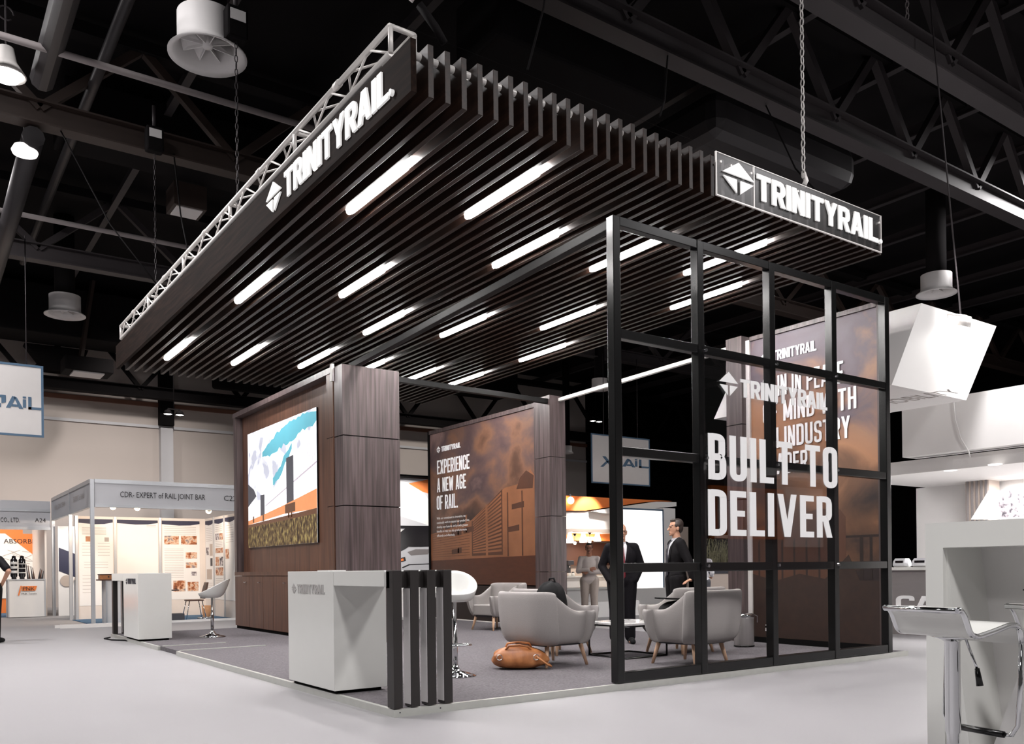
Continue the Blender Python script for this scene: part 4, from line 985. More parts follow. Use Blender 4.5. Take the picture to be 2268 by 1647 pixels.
def patch(name, bv, rows, mname, parent, off=.004, turn=0, nx=6, default=.1, thick=.004):
    """cloth strip lying on a body surface: rows of (z, x left, x right), cast from the front"""
    d = Vector(rz_((0, -1, 0), turn)); grid = []
    for z, xl, xr in rows:
        g = []
        for i in range(nx+1):
            x = xl+(xr-xl)*i/nx; o = Vector(rz_((x, .6, z), turn)); h = bv.ray_cast(o, d)
            p = h[0] if h[0] is not None else Vector(rz_((x, default, z), turn))
            g.append(p-d*off)
        grid.append(g)
    vs = [p for g in grid for p in g]; k = len(vs); vs += [p+d*thick for p in vs]; n = nx+1; fs = []; R = len(rows)
    for r in range(R-1):
        for i in range(nx):
            q = (r*n+i, r*n+i+1, (r+1)*n+i+1, (r+1)*n+i); fs.append(q); fs.append(tuple(j+k for j in q[::-1]))
    edge = [r*n for r in range(R)]+[(R-1)*n+i for i in range(1, n)]+[r*n+nx for r in range(R-2, -1, -1)]+[i for i in range(nx-1, 0, -1)]
    for i in range(len(edge)): a, b = edge[i], edge[(i+1) % len(edge)]; fs.append((a, b, b+k, a+k))
    o = MB().add(vs, fs, 0, True).build(name, mname); o.parent = parent; return o
def face_bits(root, bv, turn, hair='hair_black', glasses=False, moustache=False):
    for s in (-1, 1):
        d = Vector(rz_((0, -1, 0), turn)); o = Vector(rz_((s*.031, .5, 1.626), turn)); h = bv.ray_cast(o, d)
        p = h[0] if h[0] is not None else Vector(rz_((s*.031, .085, 1.626), turn))
        mb = MB(); ell_mesh(mb, p, (.011, .006, .006), 10); e = mb.build('eye', 'text_black'); e.parent = root
        patch('eyebrow', bv, [(1.648, s*.031-.019, s*.031+.019), (1.655, s*.031-.017, s*.031+.017)], hair, root, .004, turn, 4)
    patch('mouth', bv, [(1.5535, -.02, .02), (1.5575, -.018, .018)], 'tie_red', root, .0015, turn, 6, thick=.002)
    if moustache: patch('moustache', bv, [(1.562, -.034, .034), (1.570, -.03, .03), (1.577, -.018, .018)], hair, root, .007, turn, 8, thick=.008)
    if glasses:
        mb = MB()
        for s in (-1, 1):
            c = Vector(rz_((s*.033, .112, 1.624), turn)); xa = Vector(rz_((1, 0, 0), turn))
            mb.tube([c+xa*.024*math.cos(k)+Z_*.017*math.sin(k) for k in [j*math.pi/8 for j in range(16)]], .0022, 6, 0, True)
            mb.tube([c+xa*s*.024, Vector(rz_((s*.08, .0, 1.628), turn))], .002, 6)
        mb.tube([Vector(rz_((-.01, .114, 1.626), turn)), Vector(rz_((.01, .114, 1.626), turn))], .002, 6)
        o = mb.build('glasses', 'black_metal'); o.parent = root
def hair_cap(root, turn, mname, bald=False, full=True):
    pr = []
    if bald: pr = [('e', rz_((s*.055, -.045, 1.60), turn), (.028, .05, .045), 'h') for s in (-1, 1)]+[('e', rz_((0, -.075, 1.60), turn), (.055, .03, .05), 'h')]
    else:
        pr = [('e', rz_((0, -.03, 1.675), turn), (.081, .088, .083), 'h'), ('e', rz_((0, -.055, 1.625), turn), (.074, .058, .085), 'h'), ('e', rz_((0, .035, 1.725), turn), (.055, .045, .027), 'h')]
        pr += [('e', rz_((s*.07, .0, 1.655), turn), (.014, .04, .035), 'h') for s in (-1, 1)]
    return blob('hair', pr, [mname], {}, root, .009, 2)
def person(loc, rz, label, arms, hands, legs=None, turn=0, scale=1.0, skin='skin', voxel=.0065, category='person', torso_k=.86):
    body = head_prims(turn)+TORSO(torso_k, 'skin')+LEGS(.82, 'skin')+[q for s in (-1, 1) for q in [('c', (s*.105, -.03, .05), .035, (s*.115, .12, .035), .03, 'skin')]]
    for a in arms: body += limb([a[0], a[1], a[2]], [.050, .040, .027], 'skin')
    for h in hands: body += hand_prims(*h)
    b = blob('person', body, [skin], {'skin': 0}, None, voxel, 3)
    b.location = loc; b.rotation_euler = (0, 0, rz); b.scale = (scale,)*3
    return tag(b, label, 'person')
def suit(b, arms, mname, hem=.80, wide=1.0):
    tr = blob('trousers', LEGS(1.32, 't', .10)+[('e', (0, -.005, .95), (.165, .118, .13), 't')], [mname], {}, b, .012, 3)
    pr = [('e', (0, -.005, 1.25), (.198*wide, .130, .21), 'j'), ('e', (0, .0, 1.05), (.178*wide, .128, .20), 'j'), ('c', (-.165, -.012, 1.40), .068, (.165, -.012, 1.40), .068, 'j'),
          ('e', (0, -.005, .92), (.195*wide, .140, .15), 'j'), ('c', (-.09, 0, .95), .12, (-.105, 0, hem+.08), .10, 'j'), ('c', (.09, 0, .95), .12, (.105, 0, hem+.08), .10, 'j'), ('c', (-.06, -.03, 1.44), .05, (.06, -.03, 1.44), .05, 'j')]
    for a in arms: pr += limb(a, [.072, .062, .050], 'j')
    j = blob('jacket', pr, [mname], {}, b, .011, 4)
    sh = blob('shoes', SHOES(), ['black_cloth'], {}, b, .009, 2)
    return j
def shirt_and_tie(b, j, tie):
    bv = surf(j)
    patch('shirt_front', bv, [(1.06, -.006, .006), (1.15, -.03, .03), (1.25, -.05, .05), (1.35, -.066, .066), (1.42, -.072, .072), (1.455, -.062, .062)], 'shirt_white', b, .006, 0, 8)
    mb = MB()
    mb.loft([[(.066*math.cos(k), -.01+.066*math.sin(k), z-.012*math.sin(k)) for k in [i*math.pi/12 for i in range(24)]] for z in (1.445, 1.485)], 0, True, False)
    o = mb.build('shirt_collar', 'shirt_white'); o.parent = b
    patch('tie', bv, [(.93, -.004, .004), (.97, -.045, .045), (1.10, -.042, .042), (1.25, -.034, .034), (1.38, -.024, .024), (1.415, -.018, .018), (1.43, -.026, .026), (1.455, -.022, .022)], tie, b, .013, 0, 6)
    for s in (-1, 1):
        patch('lapel', bv, [(1.08, s*.010, s*.03), (1.2, s*.045, s*.085), (1.30, s*.06, s*.115), (1.36, s*.07, s*.10), (1.44, s*.074, s*.10)], SUITM, b, .009, 0, 4)
face_to = lambda x, y, tx, ty: math.atan2(ty-y, tx-x)-math.pi/2
# bald man in a dark suit, hands in his pockets
SUITM = 'suit'
armsA = [((s*.185, -.01, 1.395), (s*.285, -.07, 1.13), (s*.185, .075, .92)) for s in (-1, 1)]
x, y = 5.45, 3.30
b = person((x, y, FZ), face_to(x, y, -2.2, -6.6), 'bald person in a dark suit and red tie, hands in pockets, behind the post', armsA,
           [((s*.165, .04, .92), (-s*.25, .0, -1), (s, .3, 0), -s) for s in (-1, 1)], turn=A(10), scale=1.0)
j = suit(b, armsA, 'suit', wide=1.06); shirt_and_tie(b, j, 'tie_red'); bv = surf(b); face_bits(b, bv, A(10), 'hair_grey', True); hair_cap(b, A(10), 'hair_grey', True)
patch('badge', surf(j), [(.99, .055, .10), (1.06, .055, .10)], 'white_matt', b, .016, 0, 2)
patch('lanyard', surf(j), [(1.06, .074, .082), (1.2, .064, .072), (1.42, .055, .062)], 'blue_grey', b, .017, 0, 2)
# man in profile, left hand on the armchair back
armsB = [((.185, -.01, 1.395), (.25, -.06, 1.13), (.22, .0, .90)), ((-.185, -.01, 1.395), (-.27, -.10, 1.13), (-.30, -.14, .915))]
x, y = 6.05, 2.80
b = person((x, y, FZ), face_to(x, y, x-.816*3-.2, y+.578*3-.35), 'person in a black suit in profile, one hand resting on the armchair back', armsB,
           [((.22, .005, .885), (0, .05, -1), (1, 0, 0), -1), ((-.302, -.13, .90), (-.1, 1, -.35), (0, .3, 1), 1)], turn=A(4), scale=1.03)
SUITM = 'suit_b'
j = suit(b, armsB, 'suit_b', wide=1.02); shirt_and_tie(b, j, 'tie_dark'); face_bits(b, surf(b), A(4), 'hair_brown'); hair_cap(b, A(4), 'hair_brown')
# man with folded arms outside the stand
armsC = [((.185, -.01, 1.395), (.245, .09, 1.12), (.02, .205, 1.155)), ((-.185, -.01, 1.395), (-.245, .09, 1.10), (-.01, .18, 1.10))]
x, y = 9.25, 8.5
b = person((x, y, 0), face_to(x, y, -3.2, -6.1), 'person with moustache and glasses, arms folded, in a pale shirt and khaki trousers', armsC,
           [((.0, .21, 1.16), (-1, .0, .15), (0, 1, .3), 1), ((.02, .185, 1.095), (1, .02, .1), (0, 1, .2), -1)], turn=A(-4), scale=.98, skin='skin_dark', voxel=.008)
blob('trousers', LEGS(1.28, 't', .10)+[('e', (0, -.005, .93), (.168, .12, .14), 't')], ['trouser_khaki'], {}, b, .013, 3)
blob('shirt', TORSO(1.08, 's')+[('c', (-.07, 0, .92), .125, (.07, 0, .92), .125, 's')]+[q for a in armsC for q in limb(a, [.066, .058, .046], 's')], ['shirt_cream'], {}, b, .011, 4)
blob('shoes', SHOES(), ['black_cloth'], {}, b, .010, 2)
face_bits(b, surf(b), A(-4), 'hair_black', True, True); hair_cap(b, A(-4), 'hair_black')
# woman or man seen from behind at the next stand
armsD = [((s*.175, -.01, 1.39), (s*.23, .02, 1.13), (s*.2, .2, 1.0)) for s in (-1, 1)]
x, y = 11.15, 6.95
b = person((x, y, 0), face_to(x, y, 20, 14), 'dark-haired person in a white top seen from behind, past the suited profile', armsD,
           [((s*.2, .2, 1.0), (-s*.2, 1, .1), (0, 0, 1), -s) for s in (-1, 1)], turn=A(30), scale=.92, voxel=.011)
blob('trousers', LEGS(1.12, 't')+[('e', (0, -.005, .93), (.165, .12, .14), 't')], ['print_dark'], {}, b, .014, 3)
blob('shirt', TORSO(1.06, 's')+[q for a in armsD for q in limb(a[:2]+(tuple((Vector(a[1])+Vector(a[2]))/2),), [.064, .056, .05], 's')], ['shirt_white'], {}, b, .013, 4)
blob('shoes', SHOES(), ['black_cloth'], {}, b, .012, 2); hair_cap(b, A(30), 'hair_black'); face_bits(b, surf(b), A(30))
# visitor cut off by the left edge
armsE = [((-.185, -.01, 1.395), (-.25, -.02, 1.12), (-.24, .08, .88)), ((.185, -.01, 1.395), (.36, -.08, 1.20), (.215, .03, 1.0))]
x, y = -1.92, 11.1
b = person((x, y, 0), face_to(x, y, x+8, y+14.5), 'person in a dark T-shirt with hand on hip, cut off by the left edge', armsE,
           [((-.24, .085, .87), (0, .1, -1), (-1, 0, 0), 1), ((.21, .035, .99), (-.5, .5, -.6), (.6, .5, 0), -1)], scale=1.02, skin='skin', voxel=.009)
blob('trousers', LEGS(1.28, 't', .10)+[('e', (0, -.005, .94), (.168, .12, .14), 't')], ['black_cloth'], {}, b, .013, 3)
blob('t_shirt', TORSO(1.08, 's')+[('c', (-.07, 0, .95), .12, (.07, 0, .95), .12, 's')]+[q for a in armsE for q in limb((a[0], tuple(Vector(a[0]).lerp(Vector(a[1]), .75))), [.066, .066], 's')], ['black_cloth'], {}, b, .012, 4)
blob('shoes', SHOES(), ['black_cloth'], {}, b, .012, 2); hair_cap(b, 0, 'hair_black'); face_bits(b, surf(b), 0)
# ================================================================== neighbouring stands: shell scheme at left
SX, S0 = .40, 15.2
ss = thing('shell_stand', (2.5, 16.5, 0), 'white shell-scheme stand with grey fascia reading CDR- EXPERT of RAIL JOINT BAR', 'exhibition stand', 'shell-scheme stands')
for y in (15.2, 18.2, 21.15): MB().box(SX-.04, SX+.04, y-.04, y+.04, 0, 3.28).build('post', 'shell_alu', ss)
MB().box(5.2, 5.28, 15.16, 15.24, 0, 3.28).build('post', 'shell_alu', ss)
for z0, z1, m, nm in ((2.72, 3.20, 'shell_grey', 'fascia_board'), (3.2, 3.29, 'shell_alu', 'top_rail'), (2.66, 2.72, 'shell_alu', 'bottom_rail')):
    MB().box(SX+.05, 5.2, 15.18 if m == 'shell_grey' else 15.16, 15.22 if m == 'shell_grey' else 15.24, z0, z1).build(nm, m, ss)
    for y0, y1 in ((15.25, 18.15), (18.25, 21.1)):
        MB().box(SX-.02 if m == 'shell_grey' else SX-.04, SX+.02 if m == 'shell_grey' else SX+.04, y0, y1, z0, z1).build('side_'+nm, m, ss)
a = on(266, 1097, Y=15.17); plain_text('fascia_text', 'CDR- EXPERT of RAIL JOINT BAR', 'text_black', ss, (a.x, 15.165, 2.90), X_, Z_, .135, 1.90)
a = on(496, 1108, Y=15.17); plain_text('fascia_number', 'C22-23', 'text_black', ss, (a.x, 15.165, 2.90), X_, Z_, .135)
plain_text('side_text', 'EXPERT of RAIL', 'print_grey', ss, (SX-.03, 17.5, 2.92), -Y_, Z_, .13, 1.5)
plain_text('side_text', 'RAIL JOINT BAR', 'print_grey', ss, (SX-.03, 20.6, 2.92), -Y_, Z_, .13, 1.8)
BW = 18.05
MB().box(SX+.08, 3.68, BW, BW+.05, 0, 2.62).build('back_wall', 'shell_panel', ss)
MB().box(3.68, 3.73, 15.25, BW+.05, 0, 2.62).build('side_wall', 'shell_panel', ss)
MB().box(SX+.0, 3.68, 15.1, BW, .001, .014).build('blue_carpet', 'carpet_blue', ss)
MB().box(SX+.0, 3.7, 14.98, 15.1, .001, .05).build('floor_edge', 'white_matt', ss)
for x in (SX+.11, 1.41, 2.51): MB().box(x-.03, x+.03, BW-.04, BW, 0, 2.62).build('panel_post', 'shell_alu', ss)
for y in (17.2, 16.3): MB().box(3.65, 3.68, y-.03, y+.03, 0, 2.62).build('panel_post', 'shell_alu', ss)
# posters on the stand's walls
def poster(o, u, n, w_, h, label, pics, lines, curve=True):
    """printed poster: o = lower left corner, u along its width, n its normal; pics are (x0,x1,y0,y1) in 0..1"""
    o, u, n = Vector(o), Vector(u), Vector(n)
    t = thing('poster', o+u*w_/2, label, 'poster', 'posters on the shell-scheme stand')
    R = lambda x0, x1, y0, y1, d, m, nm: MB().prism([(x0*w_, y0*h), (x1*w_, y0*h), (x1*w_, y1*h), (x0*w_, y1*h)], o, u, Z_, n, .001, d).build(nm, m, t)
    R(0, 1, 0, 1, .006, 'booth_white', 'sheet')
    mb = MB()
    cur = [(0, 1), (1, 1), (1, .965), (.75, .945), (.45, .94), (.0, .955)] if curve else [(0, 1), (1, 1), (1, .95), (0, .95)]
    mb.prism([(x*w_, y*h) for x, y in cur], o, u, Z_, n, .006, .008); mb.build('header_band', 'navy', t)
    mb = MB()
    for x0, x1, y0, y1, k in lines:
        for i in range(k):
            y = y0+(y1-y0)*i/max(1, k-1); mb.prism([(x0*w_, y*h), (x1*w_, y*h), (x1*w_, y*h+.008), (x0*w_, y*h+.008)], o, u, Z_, n, .006, .0075)
    mb.build('printed_lines', 'print_grey', t)
    for x0, x1, y0, y1, m in pics: R(x0, x1, y0, y1, .009, m, 'picture')
    return t
pz = .55
poster((.56, BW-.001, pz-.2), X_, -Y_, .80, 2.2, 'tall product poster on the back wall at left, partly behind the corner post',
       [(.2, .42, .74, .80, 'tan_leather'), (.75, .88, .74, .79, 'print_grey')], [(.1, .8, .82, .90, 7), (.1, .35, .58, .72, 5), (.55, .9, .58, .72, 5), (.15, .85, .44, .5, 3), (.1, .4, .15, .35, 6)])
poster((1.46, BW-.001, pz), X_, -Y_, 1.0, 2.0, 'blank bright poster with only a dark header on the back wall', [], [(.72, .95, .91, .93, 2)])
poster((2.56, BW-.001, pz-.1), X_, -Y_, .98, 2.1, 'poster with two wide crowd photos at the top, in the back corner',
       [(.06, .44, .70, .81, 'photo_print'), (.50, .92, .70, .81, 'photo_print'), (.62, .92, .52, .60, 'photo_print'), (.62, .92, .40, .47, 'photo_print'), (.76, .9, .30, .35, 'photo_grey'), (.28, .60, .1, .24, 'photo_print'), (.66, .95, .1, .22, 'photo_print')],
       [(.06, .9, .83, .92, 5), (.06, .56, .28, .64, 18)])
poster((3.679, 17.98, pz-.1), -Y_, -X_, .72, 2.1, 'poster with pale drawings on the right side wall, next to the corner',
       [(.1, .4, .56, .66, 'photo_grey'), (.55, .9, .55, .70, 'taupe'), (.62, .88, .42, .52, 'print_dark'), (.15, .8, .25, .38, 'taupe')], [(.1, .85, .74, .9, 8), (.1, .85, .12, .2, 4)])
poster((3.679, 17.15, pz-.1), -Y_, -X_, .8, 2.1, 'poster with six small photos on the right side wall, nearer the screen wall',
       [(.1, .5, .74, .82, 'photo_grey'), (.55, .9, .74, .82, 'photo_print'), (.1, .9, .58, .64, 'photo_print'), (.1, .48, .42, .53, 'photo_print'), (.55, .9, .42, .53, 'photo_grey'), (.1, .45, .30, .40, 'photo_print'), (.5, .9, .30, .40, 'photo_print')],
       [(.1, .85, .85, .92, 4), (.1, .85, .66, .72, 4), (.1, .85, .15, .26, 5)])
poster((3.679, 16.25, pz-.1), -Y_, -X_, .8, 2.1, 'poster on the right side wall cut off by the wood media wall', [(.05, .4, .5, .62, 'photo_print')], [(.1, .85, .7, .9, 8)])
# spot lamps on the fascia
def track_spot(px, py, y, label, e=120):
    p = on(px, py, Y=y); t = thing('arm_spot', p, label, 'spot lamp', 'spot lamps under the shell-scheme fascia')
    MB().tube([(p.x, p.y, p.z), (p.x, y-.12, p.z+.06)], [.06, .05], 12).build('lamp_can', 'black_metal', t)
    mb = MB(); ell_mesh(mb, (p.x, p.y+.0, p.z-.01), (.07, .055, .07), 14); mb.build('bulb', 'warm_glow', t)  # bulb drawn oversized to imitate its glare
    MB().tube([(p.x, y-.12, p.z+.06), (p.x, y-.16, 2.70)], .012, 8).build('arm', 'black_metal', t)
    l = lamp('spot_light', 'SPOT', (p.x, p.y+.13, p.z-.03), e, (1, .80, .62), .04, (p.x, 18.0, 1.2), 125, .8); l.parent = t; l.location = Vector((p.x, p.y+.13, p.z-.03))-t.location
for px, py, l in ((250, 1121, 'first bright spot lamp from the left under the CDR fascia'), (304, 1123, 'second bright spot lamp under the CDR fascia'), (462, 1130, 'bright spot lamp under the CDR fascia, near the stand number')):
    track_spot(px, py, 15.45, l)
for a, b in ((SX+.1, 2.0), (2.6, 3.66)):
    tag(MB().box(a, b, 15.27, 15.31, 2.66, 2.69).build('lamp_track', 'wall_rust'), ('left' if a < 1 else 'right')+' dark lamp track behind the CDR fascia', 'lamp track', 'lamp tracks')
def cabinet(x0, x1, y0, y1, h, label, top=None, m='white_matt', nm='lockable_counter'):
    t = thing(nm, ((x0+x1)/2, (y0+y1)/2, .015), label, 'counter', 'white shell-scheme counters')
    MB().box(x0+.02, x1-.02, y0+.02, y1-.02, .015, h-.03).build('body', m, t)
    for a, b in ((x0, y0), (x1-.03, y0), (x0, y1-.03), (x1-.03, y1-.03)): MB().box(a, a+.03, b, b+.03, .015, h-.03).build('corner_post', 'shell_alu', t)
    MB().box(x0-(.12 if top else 0), x1, y0, y1, h-.03, h).build('top_board', top or 'shell_alu', t)
    return t
cabinet(.72, 1.62, 15.5, 16.0, 1.03, 'counter with a wooden top board behind the corner post of the CDR stand', 'chair_brown')
a = on(240, 1272, Y=15.7)
t = thing('wooden_box', (a.x, 15.7, 1.03), 'small brown wooden sample box on the counter of the CDR stand', 'box')
MB().box(a.x-.2, a.x+.16, 15.6, 15.8, 1.03, 1.13).build('box_body', 'tan_leather', t); MB().box(a.x-.21, a.x+.17, 15.59, 15.81, 1.13, 1.15).build('lid', 'chair_brown', t)
MB().box(a.x-.03, a.x+.0, 15.585, 15.6, 1.07, 1.1).build('clasp', 'text_black', t)
# bundle of aluminium profiles on the floor
for i, (a, b, l) in enumerate((((-.35, 14.6), (1.6, 14.35), 'front'), ((-.42, 14.85), (1.6, 14.6), 'middle'), ((-.3, 15.0), (1.3, 14.8), 'rear'))):
    tag(MB().bar((a[0], a[1], .03), (b[0], b[1], .03), .07, .06).build('aluminium_profile', 'alu'), l+' aluminium profile lying on the floor before the CDR corner post', 'profile', 'aluminium profiles on the floor')
# chair, table, crate and basket inside
x, y = 2.75, 15.75
t = thing('visitor_chair', (x, y, .015), 'brown visitor chair with thin steel legs inside the CDR stand', 'chair')
MB().loft([[(x+a*.2, y+b*.2, z) for a, b in rounded([(-1, -1), (1, -1), (1, 1), (-1, 1)], .4, True, 4)] for z in (.47, .50)], 0, False).build('seat', 'chair_brown', t, bevel=.01)
mb = MB(); mb.loft([[(x+.19+.10*k+.03*s*s*0, y+s*.19*(1-.25*k*k), .52+.40*k) for s in (-1, -.5, 0, .5, 1)]+[(x+.215+.10*k, y+s*.19*(1-.25*k*k), .52+.40*k) for s in (1, .5, 0, -.5, -1)] for k in (0, .35, .7, 1)], 0, True); mb.build('backrest', 'chair_brown', t)
for sx, sy in ((-1, -1), (1, -1), (1, 1), (-1, 1)): MB().tube([(x+sx*.15, y+sy*.15, .47), (x+sx*.24, y+sy*.2, .015)], .011, 8).build('leg', 'chrome', t)
x, y = 2.15, 16.3
t = thing('meeting_table', (x, y, .015), 'small dark table half hidden behind the far reception counter', 'table')
MB().lathe([(.001, 0), (.38, 0), (.38, .025), (.001, .025)], (x, y, .72), 30).build('table_top', 'print_dark', t)
MB().tube([(x, y, .72), (x, y, .03)], .03, 10).build('pedestal', 'chrome', t); MB().lathe([(.001, 0), (.22, 0), (.2, .02), (.03, .04), (.001, .04)], (x, y, .015), 24).build('foot', 'chrome', t)
a = on(415, 1390, Y=15.0)
tag(MB().box(1.9, 2.36, 15.12, 15.4, .014, .2).build('black_crate', 'print_dark', bevel=.01), 'dark crate on the floor of the CDR stand beside the far counter', 'crate')
t = thing('waste_basket', (3.3, 16.6, .015), 'woven tan waste basket in the back corner of the CDR stand', 'basket')
MB().lathe([(.1, 0), (.13, .3), (.125, .3), (.095, .01)], (3.3, 16.6, .015), 24, cap=False).build('basket_wall', 'basket', t); MB().lathe([(.001, 0), (.1, 0), (.1, .01), (.001, .01)], (3.3, 16.6, .015), 24).build('bottom', 'basket', t)
# stand seen through the side opening
cabinet(.75, 1.5, 19.6, 20.1, 1.0, 'white counter seen through the open side of the CDR stand')
t = thing('banner_wall', (1.1, 20.9, 0), 'dark blue and white roll-up graphic seen through the side opening of the CDR stand', 'poster')
MB().box(SX+.08, 2.0, 20.9, 20.95, 0, 2.5).build('panel', 'booth_white', t)
MB().prism([(0, 1.55), (.7, 1.25), (.8, .8), (.7, .6), (0, .9)], (SX+.1, 20.895, .35), X_, Z_, -Y_, 0, .01).build('printed_shape', 'navy', t)
mb = MB()
for cx in (.18, .52): mb.prism([(cx+.16*math.cos(k), .62+.16*math.sin(k)) for k in [i*math.pi/8 for i in range(16)]], (SX+.1, 20.88, .35), X_, Z_, -Y_, 0, .012)
mb.build('printed_rings', 'taupe', t)
# stand A24
FY = 21.2
s2 = thing('shell_stand', (-2.5, 22.5, 0), 'shell-scheme stand A24 at the left edge with orange back graphic reading ABSORBERS', 'exhibition stand', 'shell-scheme stands')
MB().box(-7, SX-.06, FY, FY+.05, 2.47, 2.90).build('fascia_board', 'shell_grey', s2); MB().box(-7, SX-.06, FY-.03, FY+.07, 2.40, 2.47).build('bottom_rail', 'shell_alu', s2)
MB().box(-7, SX-.06, FY-.03, FY+.07, 2.9, 2.98).build('top_rail', 'shell_alu', s2); MB().box(-7, SX-.06, FY, FY+.05, 2.98, 3.2).build('upper_board', 'shell_grey', s2)
a = on(0, 1150, Y=FY); plain_text('fascia_text', 'CO., LTD.', 'text_black', s2, (a.x+.01, FY-.01, 2.60), X_, Z_, .13, .46)
a = on(77, 1152, Y=FY); plain_text('fascia_number', 'A24', 'text_black', s2, (a.x, FY-.01, 2.61), X_, Z_, .12)
MB().box(-7, -.05, 24.0, 24.05, 0, 2.6).build('back_wall', 'orange', s2); MB().box(SX-.2, SX-.15, FY+.1, 24.05, 0, 2.6).build('side_wall', 'shell_panel', s2)
MB().box(-7, SX-.2, FY, 24, .001, .012).build('blue_carpet', 'carpet_blue', s2)
a = on(-40, 1188, Y=23.98); b2 = on(74, 1188, Y=23.98)
MB().box(-4, b2.x, 23.975, 23.99, .45, 2.4).build('back_graphic', 'booth_white', s2)
MB().prism([(0, 0), (.75, 0), (.75, -.65)], (b2.x-.75, 23.97, 2.40), X_, Z_, -Y_, 0, .004).build('orange_corner', 'orange', s2)
mb = MB(); random.seed(5)
for i in range(26):
    x0 = b2.x-2+random.random()*1.9; z0 = 1.2+random.random()*.7; a_ = random.uniform(-.5, .6); L = random.uniform(.2, .5)
    mb.prism([(0, 0), (L*math.cos(a_), L*math.sin(a_)), (L*math.cos(a_), L*math.sin(a_)+.012), (0, .012)], (min(x0, b2.x-L), 23.97, z0), X_, Z_, -Y_, 0, .003)
mb.build('printed_drawing', 'print_grey', s2)
a = on(8, 1203, Y=23.97); plain_text('graphic_text', 'ABSORBERS', 'roof_brown', s2, (a.x, 23.96, a.z), X_, Z_, .15, 1.05)
c0, c1 = on(18, 1350, Y=20.6), on(102, 1350, Y=20.6)
t = cabinet(c0.x, c1.x, 20.6, 21.1, 1.04, 'white counter with an orange flag logo in front of stand A24')
mx = (c0.x+c1.x)/2
mb = MB(); mb.prism([(0, 0), (.035, 0), (.10, .26), (.065, .26)], (mx-.22, 20.605, .60), X_, Z_, -Y_, 0, .008).prism([(.09, .12), (.42, .12), (.46, .25), (.11, .25)], (mx-.22, 20.605, .60), X_, Z_, -Y_, 0, .006)
mb.build('flag_emblem', 'orange', t)
plain_text('logo_text', 'PNK', 'text_black', t, (mx-.10, 20.585, .735), X_, Z_, .10, .28, .012); plain_text('logo_text', 'PNK Tenzio', 'print_dark', t, (mx-.13, 20.6, .62), X_, Z_, .05, .36)
def absorber(px, l, k):
    p = on(px, 1281, Y=20.85); x = p.x
    t = thing('shock_absorber', (x, 20.85, 1.04), l, 'shock absorber', 'shock absorbers on the A24 counter')
    MB().lathe([(.001, 0), (.06, .0), (.06, .05), (.085, .08), (.085, .52), (.05, .56), (.05, .62), (.001, .64)], (x, 20.85, 1.04), 18).build('tube', 'glass_black', t)
    for z in (.16, .28, .4): MB().lathe([(.087, 0), (.092, .01), (.092, .06*k), (.087, .07*k)], (x, 20.85, 1.04+z), 18, cap=False).build('band', 'white_matt', t)
absorber(31, 'fat black shock absorber with white bands on the A24 counter', 1.0); absorber(49, 'slimmer black shock absorber right beside the banded one', .3)
for i, px in enumerate((62, 66, 72, 76, 86, 89, 93)):
    p = on(px, 1281, Y=20.9)
    o = MB().tube([(p.x, 20.9, 1.04), (p.x+(-.04 if i < 4 else .04), 20.9, 1.04+.40-.03*i)], [.022, .008], 8).build('sample_rod', 'chair_brown' if i % 2 else 'print_dark')
    tag(o, 'thin sample rod standing in the rack at the right end of the A24 counter', 'rod', 'sample rods on the A24 counter')
lamp('spot_light', 'SPOT', (-1.6, 21.6, 2.35), 220, (1, .86, .72), .1, (-1.2, 24, 1.3), 120, .8)
lamp('spot_light', 'SPOT', (1.1, 19.4, 2.5), 160, (1, .9, .8), .1, (1.1, 20.9, 1.2), 120, .8)
# ================================================================== stand with a train front picture, behind the gap beside the column
t = thing('train_stand', (7.6, 13.2, 0), 'white stand with a curved high-speed train front picture and orange edge, beside the column', 'exhibition stand')
X0, X1 = 5.2, 9.6
MB().box(X0, X1, 13.0, 13.1, 0, 3.45).build('back_board', 'booth_white', t)
g = lambda px, py: (on(px, py, Y=12.99).x, on(px, py, Y=12.99).z)
mb = MB()
def gp(pts, mi, k): mb.prism([g(*p) for p in pts], (0, 12.995, 0), X_, Z_, -Y_, .002*k, .002*k+.0015, mi)
gp([(865, 1060), (905, 1068), (940, 1092), (952, 1110), (952, 1060), (910, 1052), (865, 1050)], 1, 1)
gp([(905, 1070), (955, 1060), (955, 1095), (935, 1088)], 2, 2)
gp([(865, 1135), (955, 1165), (955, 1172), (865, 1172)], 1, 2)
gp([(850, 1163), (960, 1164), (960, 1171), (850, 1170)], 3, 3)
gp([(884, 1180), (900, 1168), (956, 1168), (956, 1212), (905, 1210), (878, 1230), (875, 1215)], 3, 4)
gp([(877, 1226), (905, 1212), (956, 1210), (956, 1262), (888, 1262), (875, 1245)], 4, 5)
gp([(902, 1222), (920, 1216), (952, 1216), (948, 1227), (910, 1230)], 5, 6)
gp([(881, 1236), (897, 1233), (899, 1242), (885, 1245)], 3, 6); gp([(884, 1238), (893, 1236), (894, 1241), (886, 1243)], 2, 7)
gp([(889, 1256), (905, 1249), (956, 1247), (956, 1249), (907, 1251), (892, 1258)], 3, 6)
mb.build('printed_train', ['booth_white', 'shell_grey', 'orange', 'glass_black', 'shell_grey', 'grey_panel'], t)
MB().box(X0, X1, 12.7, 13.0, 3.45, 3.5).build('canopy_edge', 'curtain', t)
lamp('spot_light', 'SPOT', (7.0, 11.6, 3.6), 200, (1, .95, .9), .1, (7.2, 13, 2.4), 70, .5)
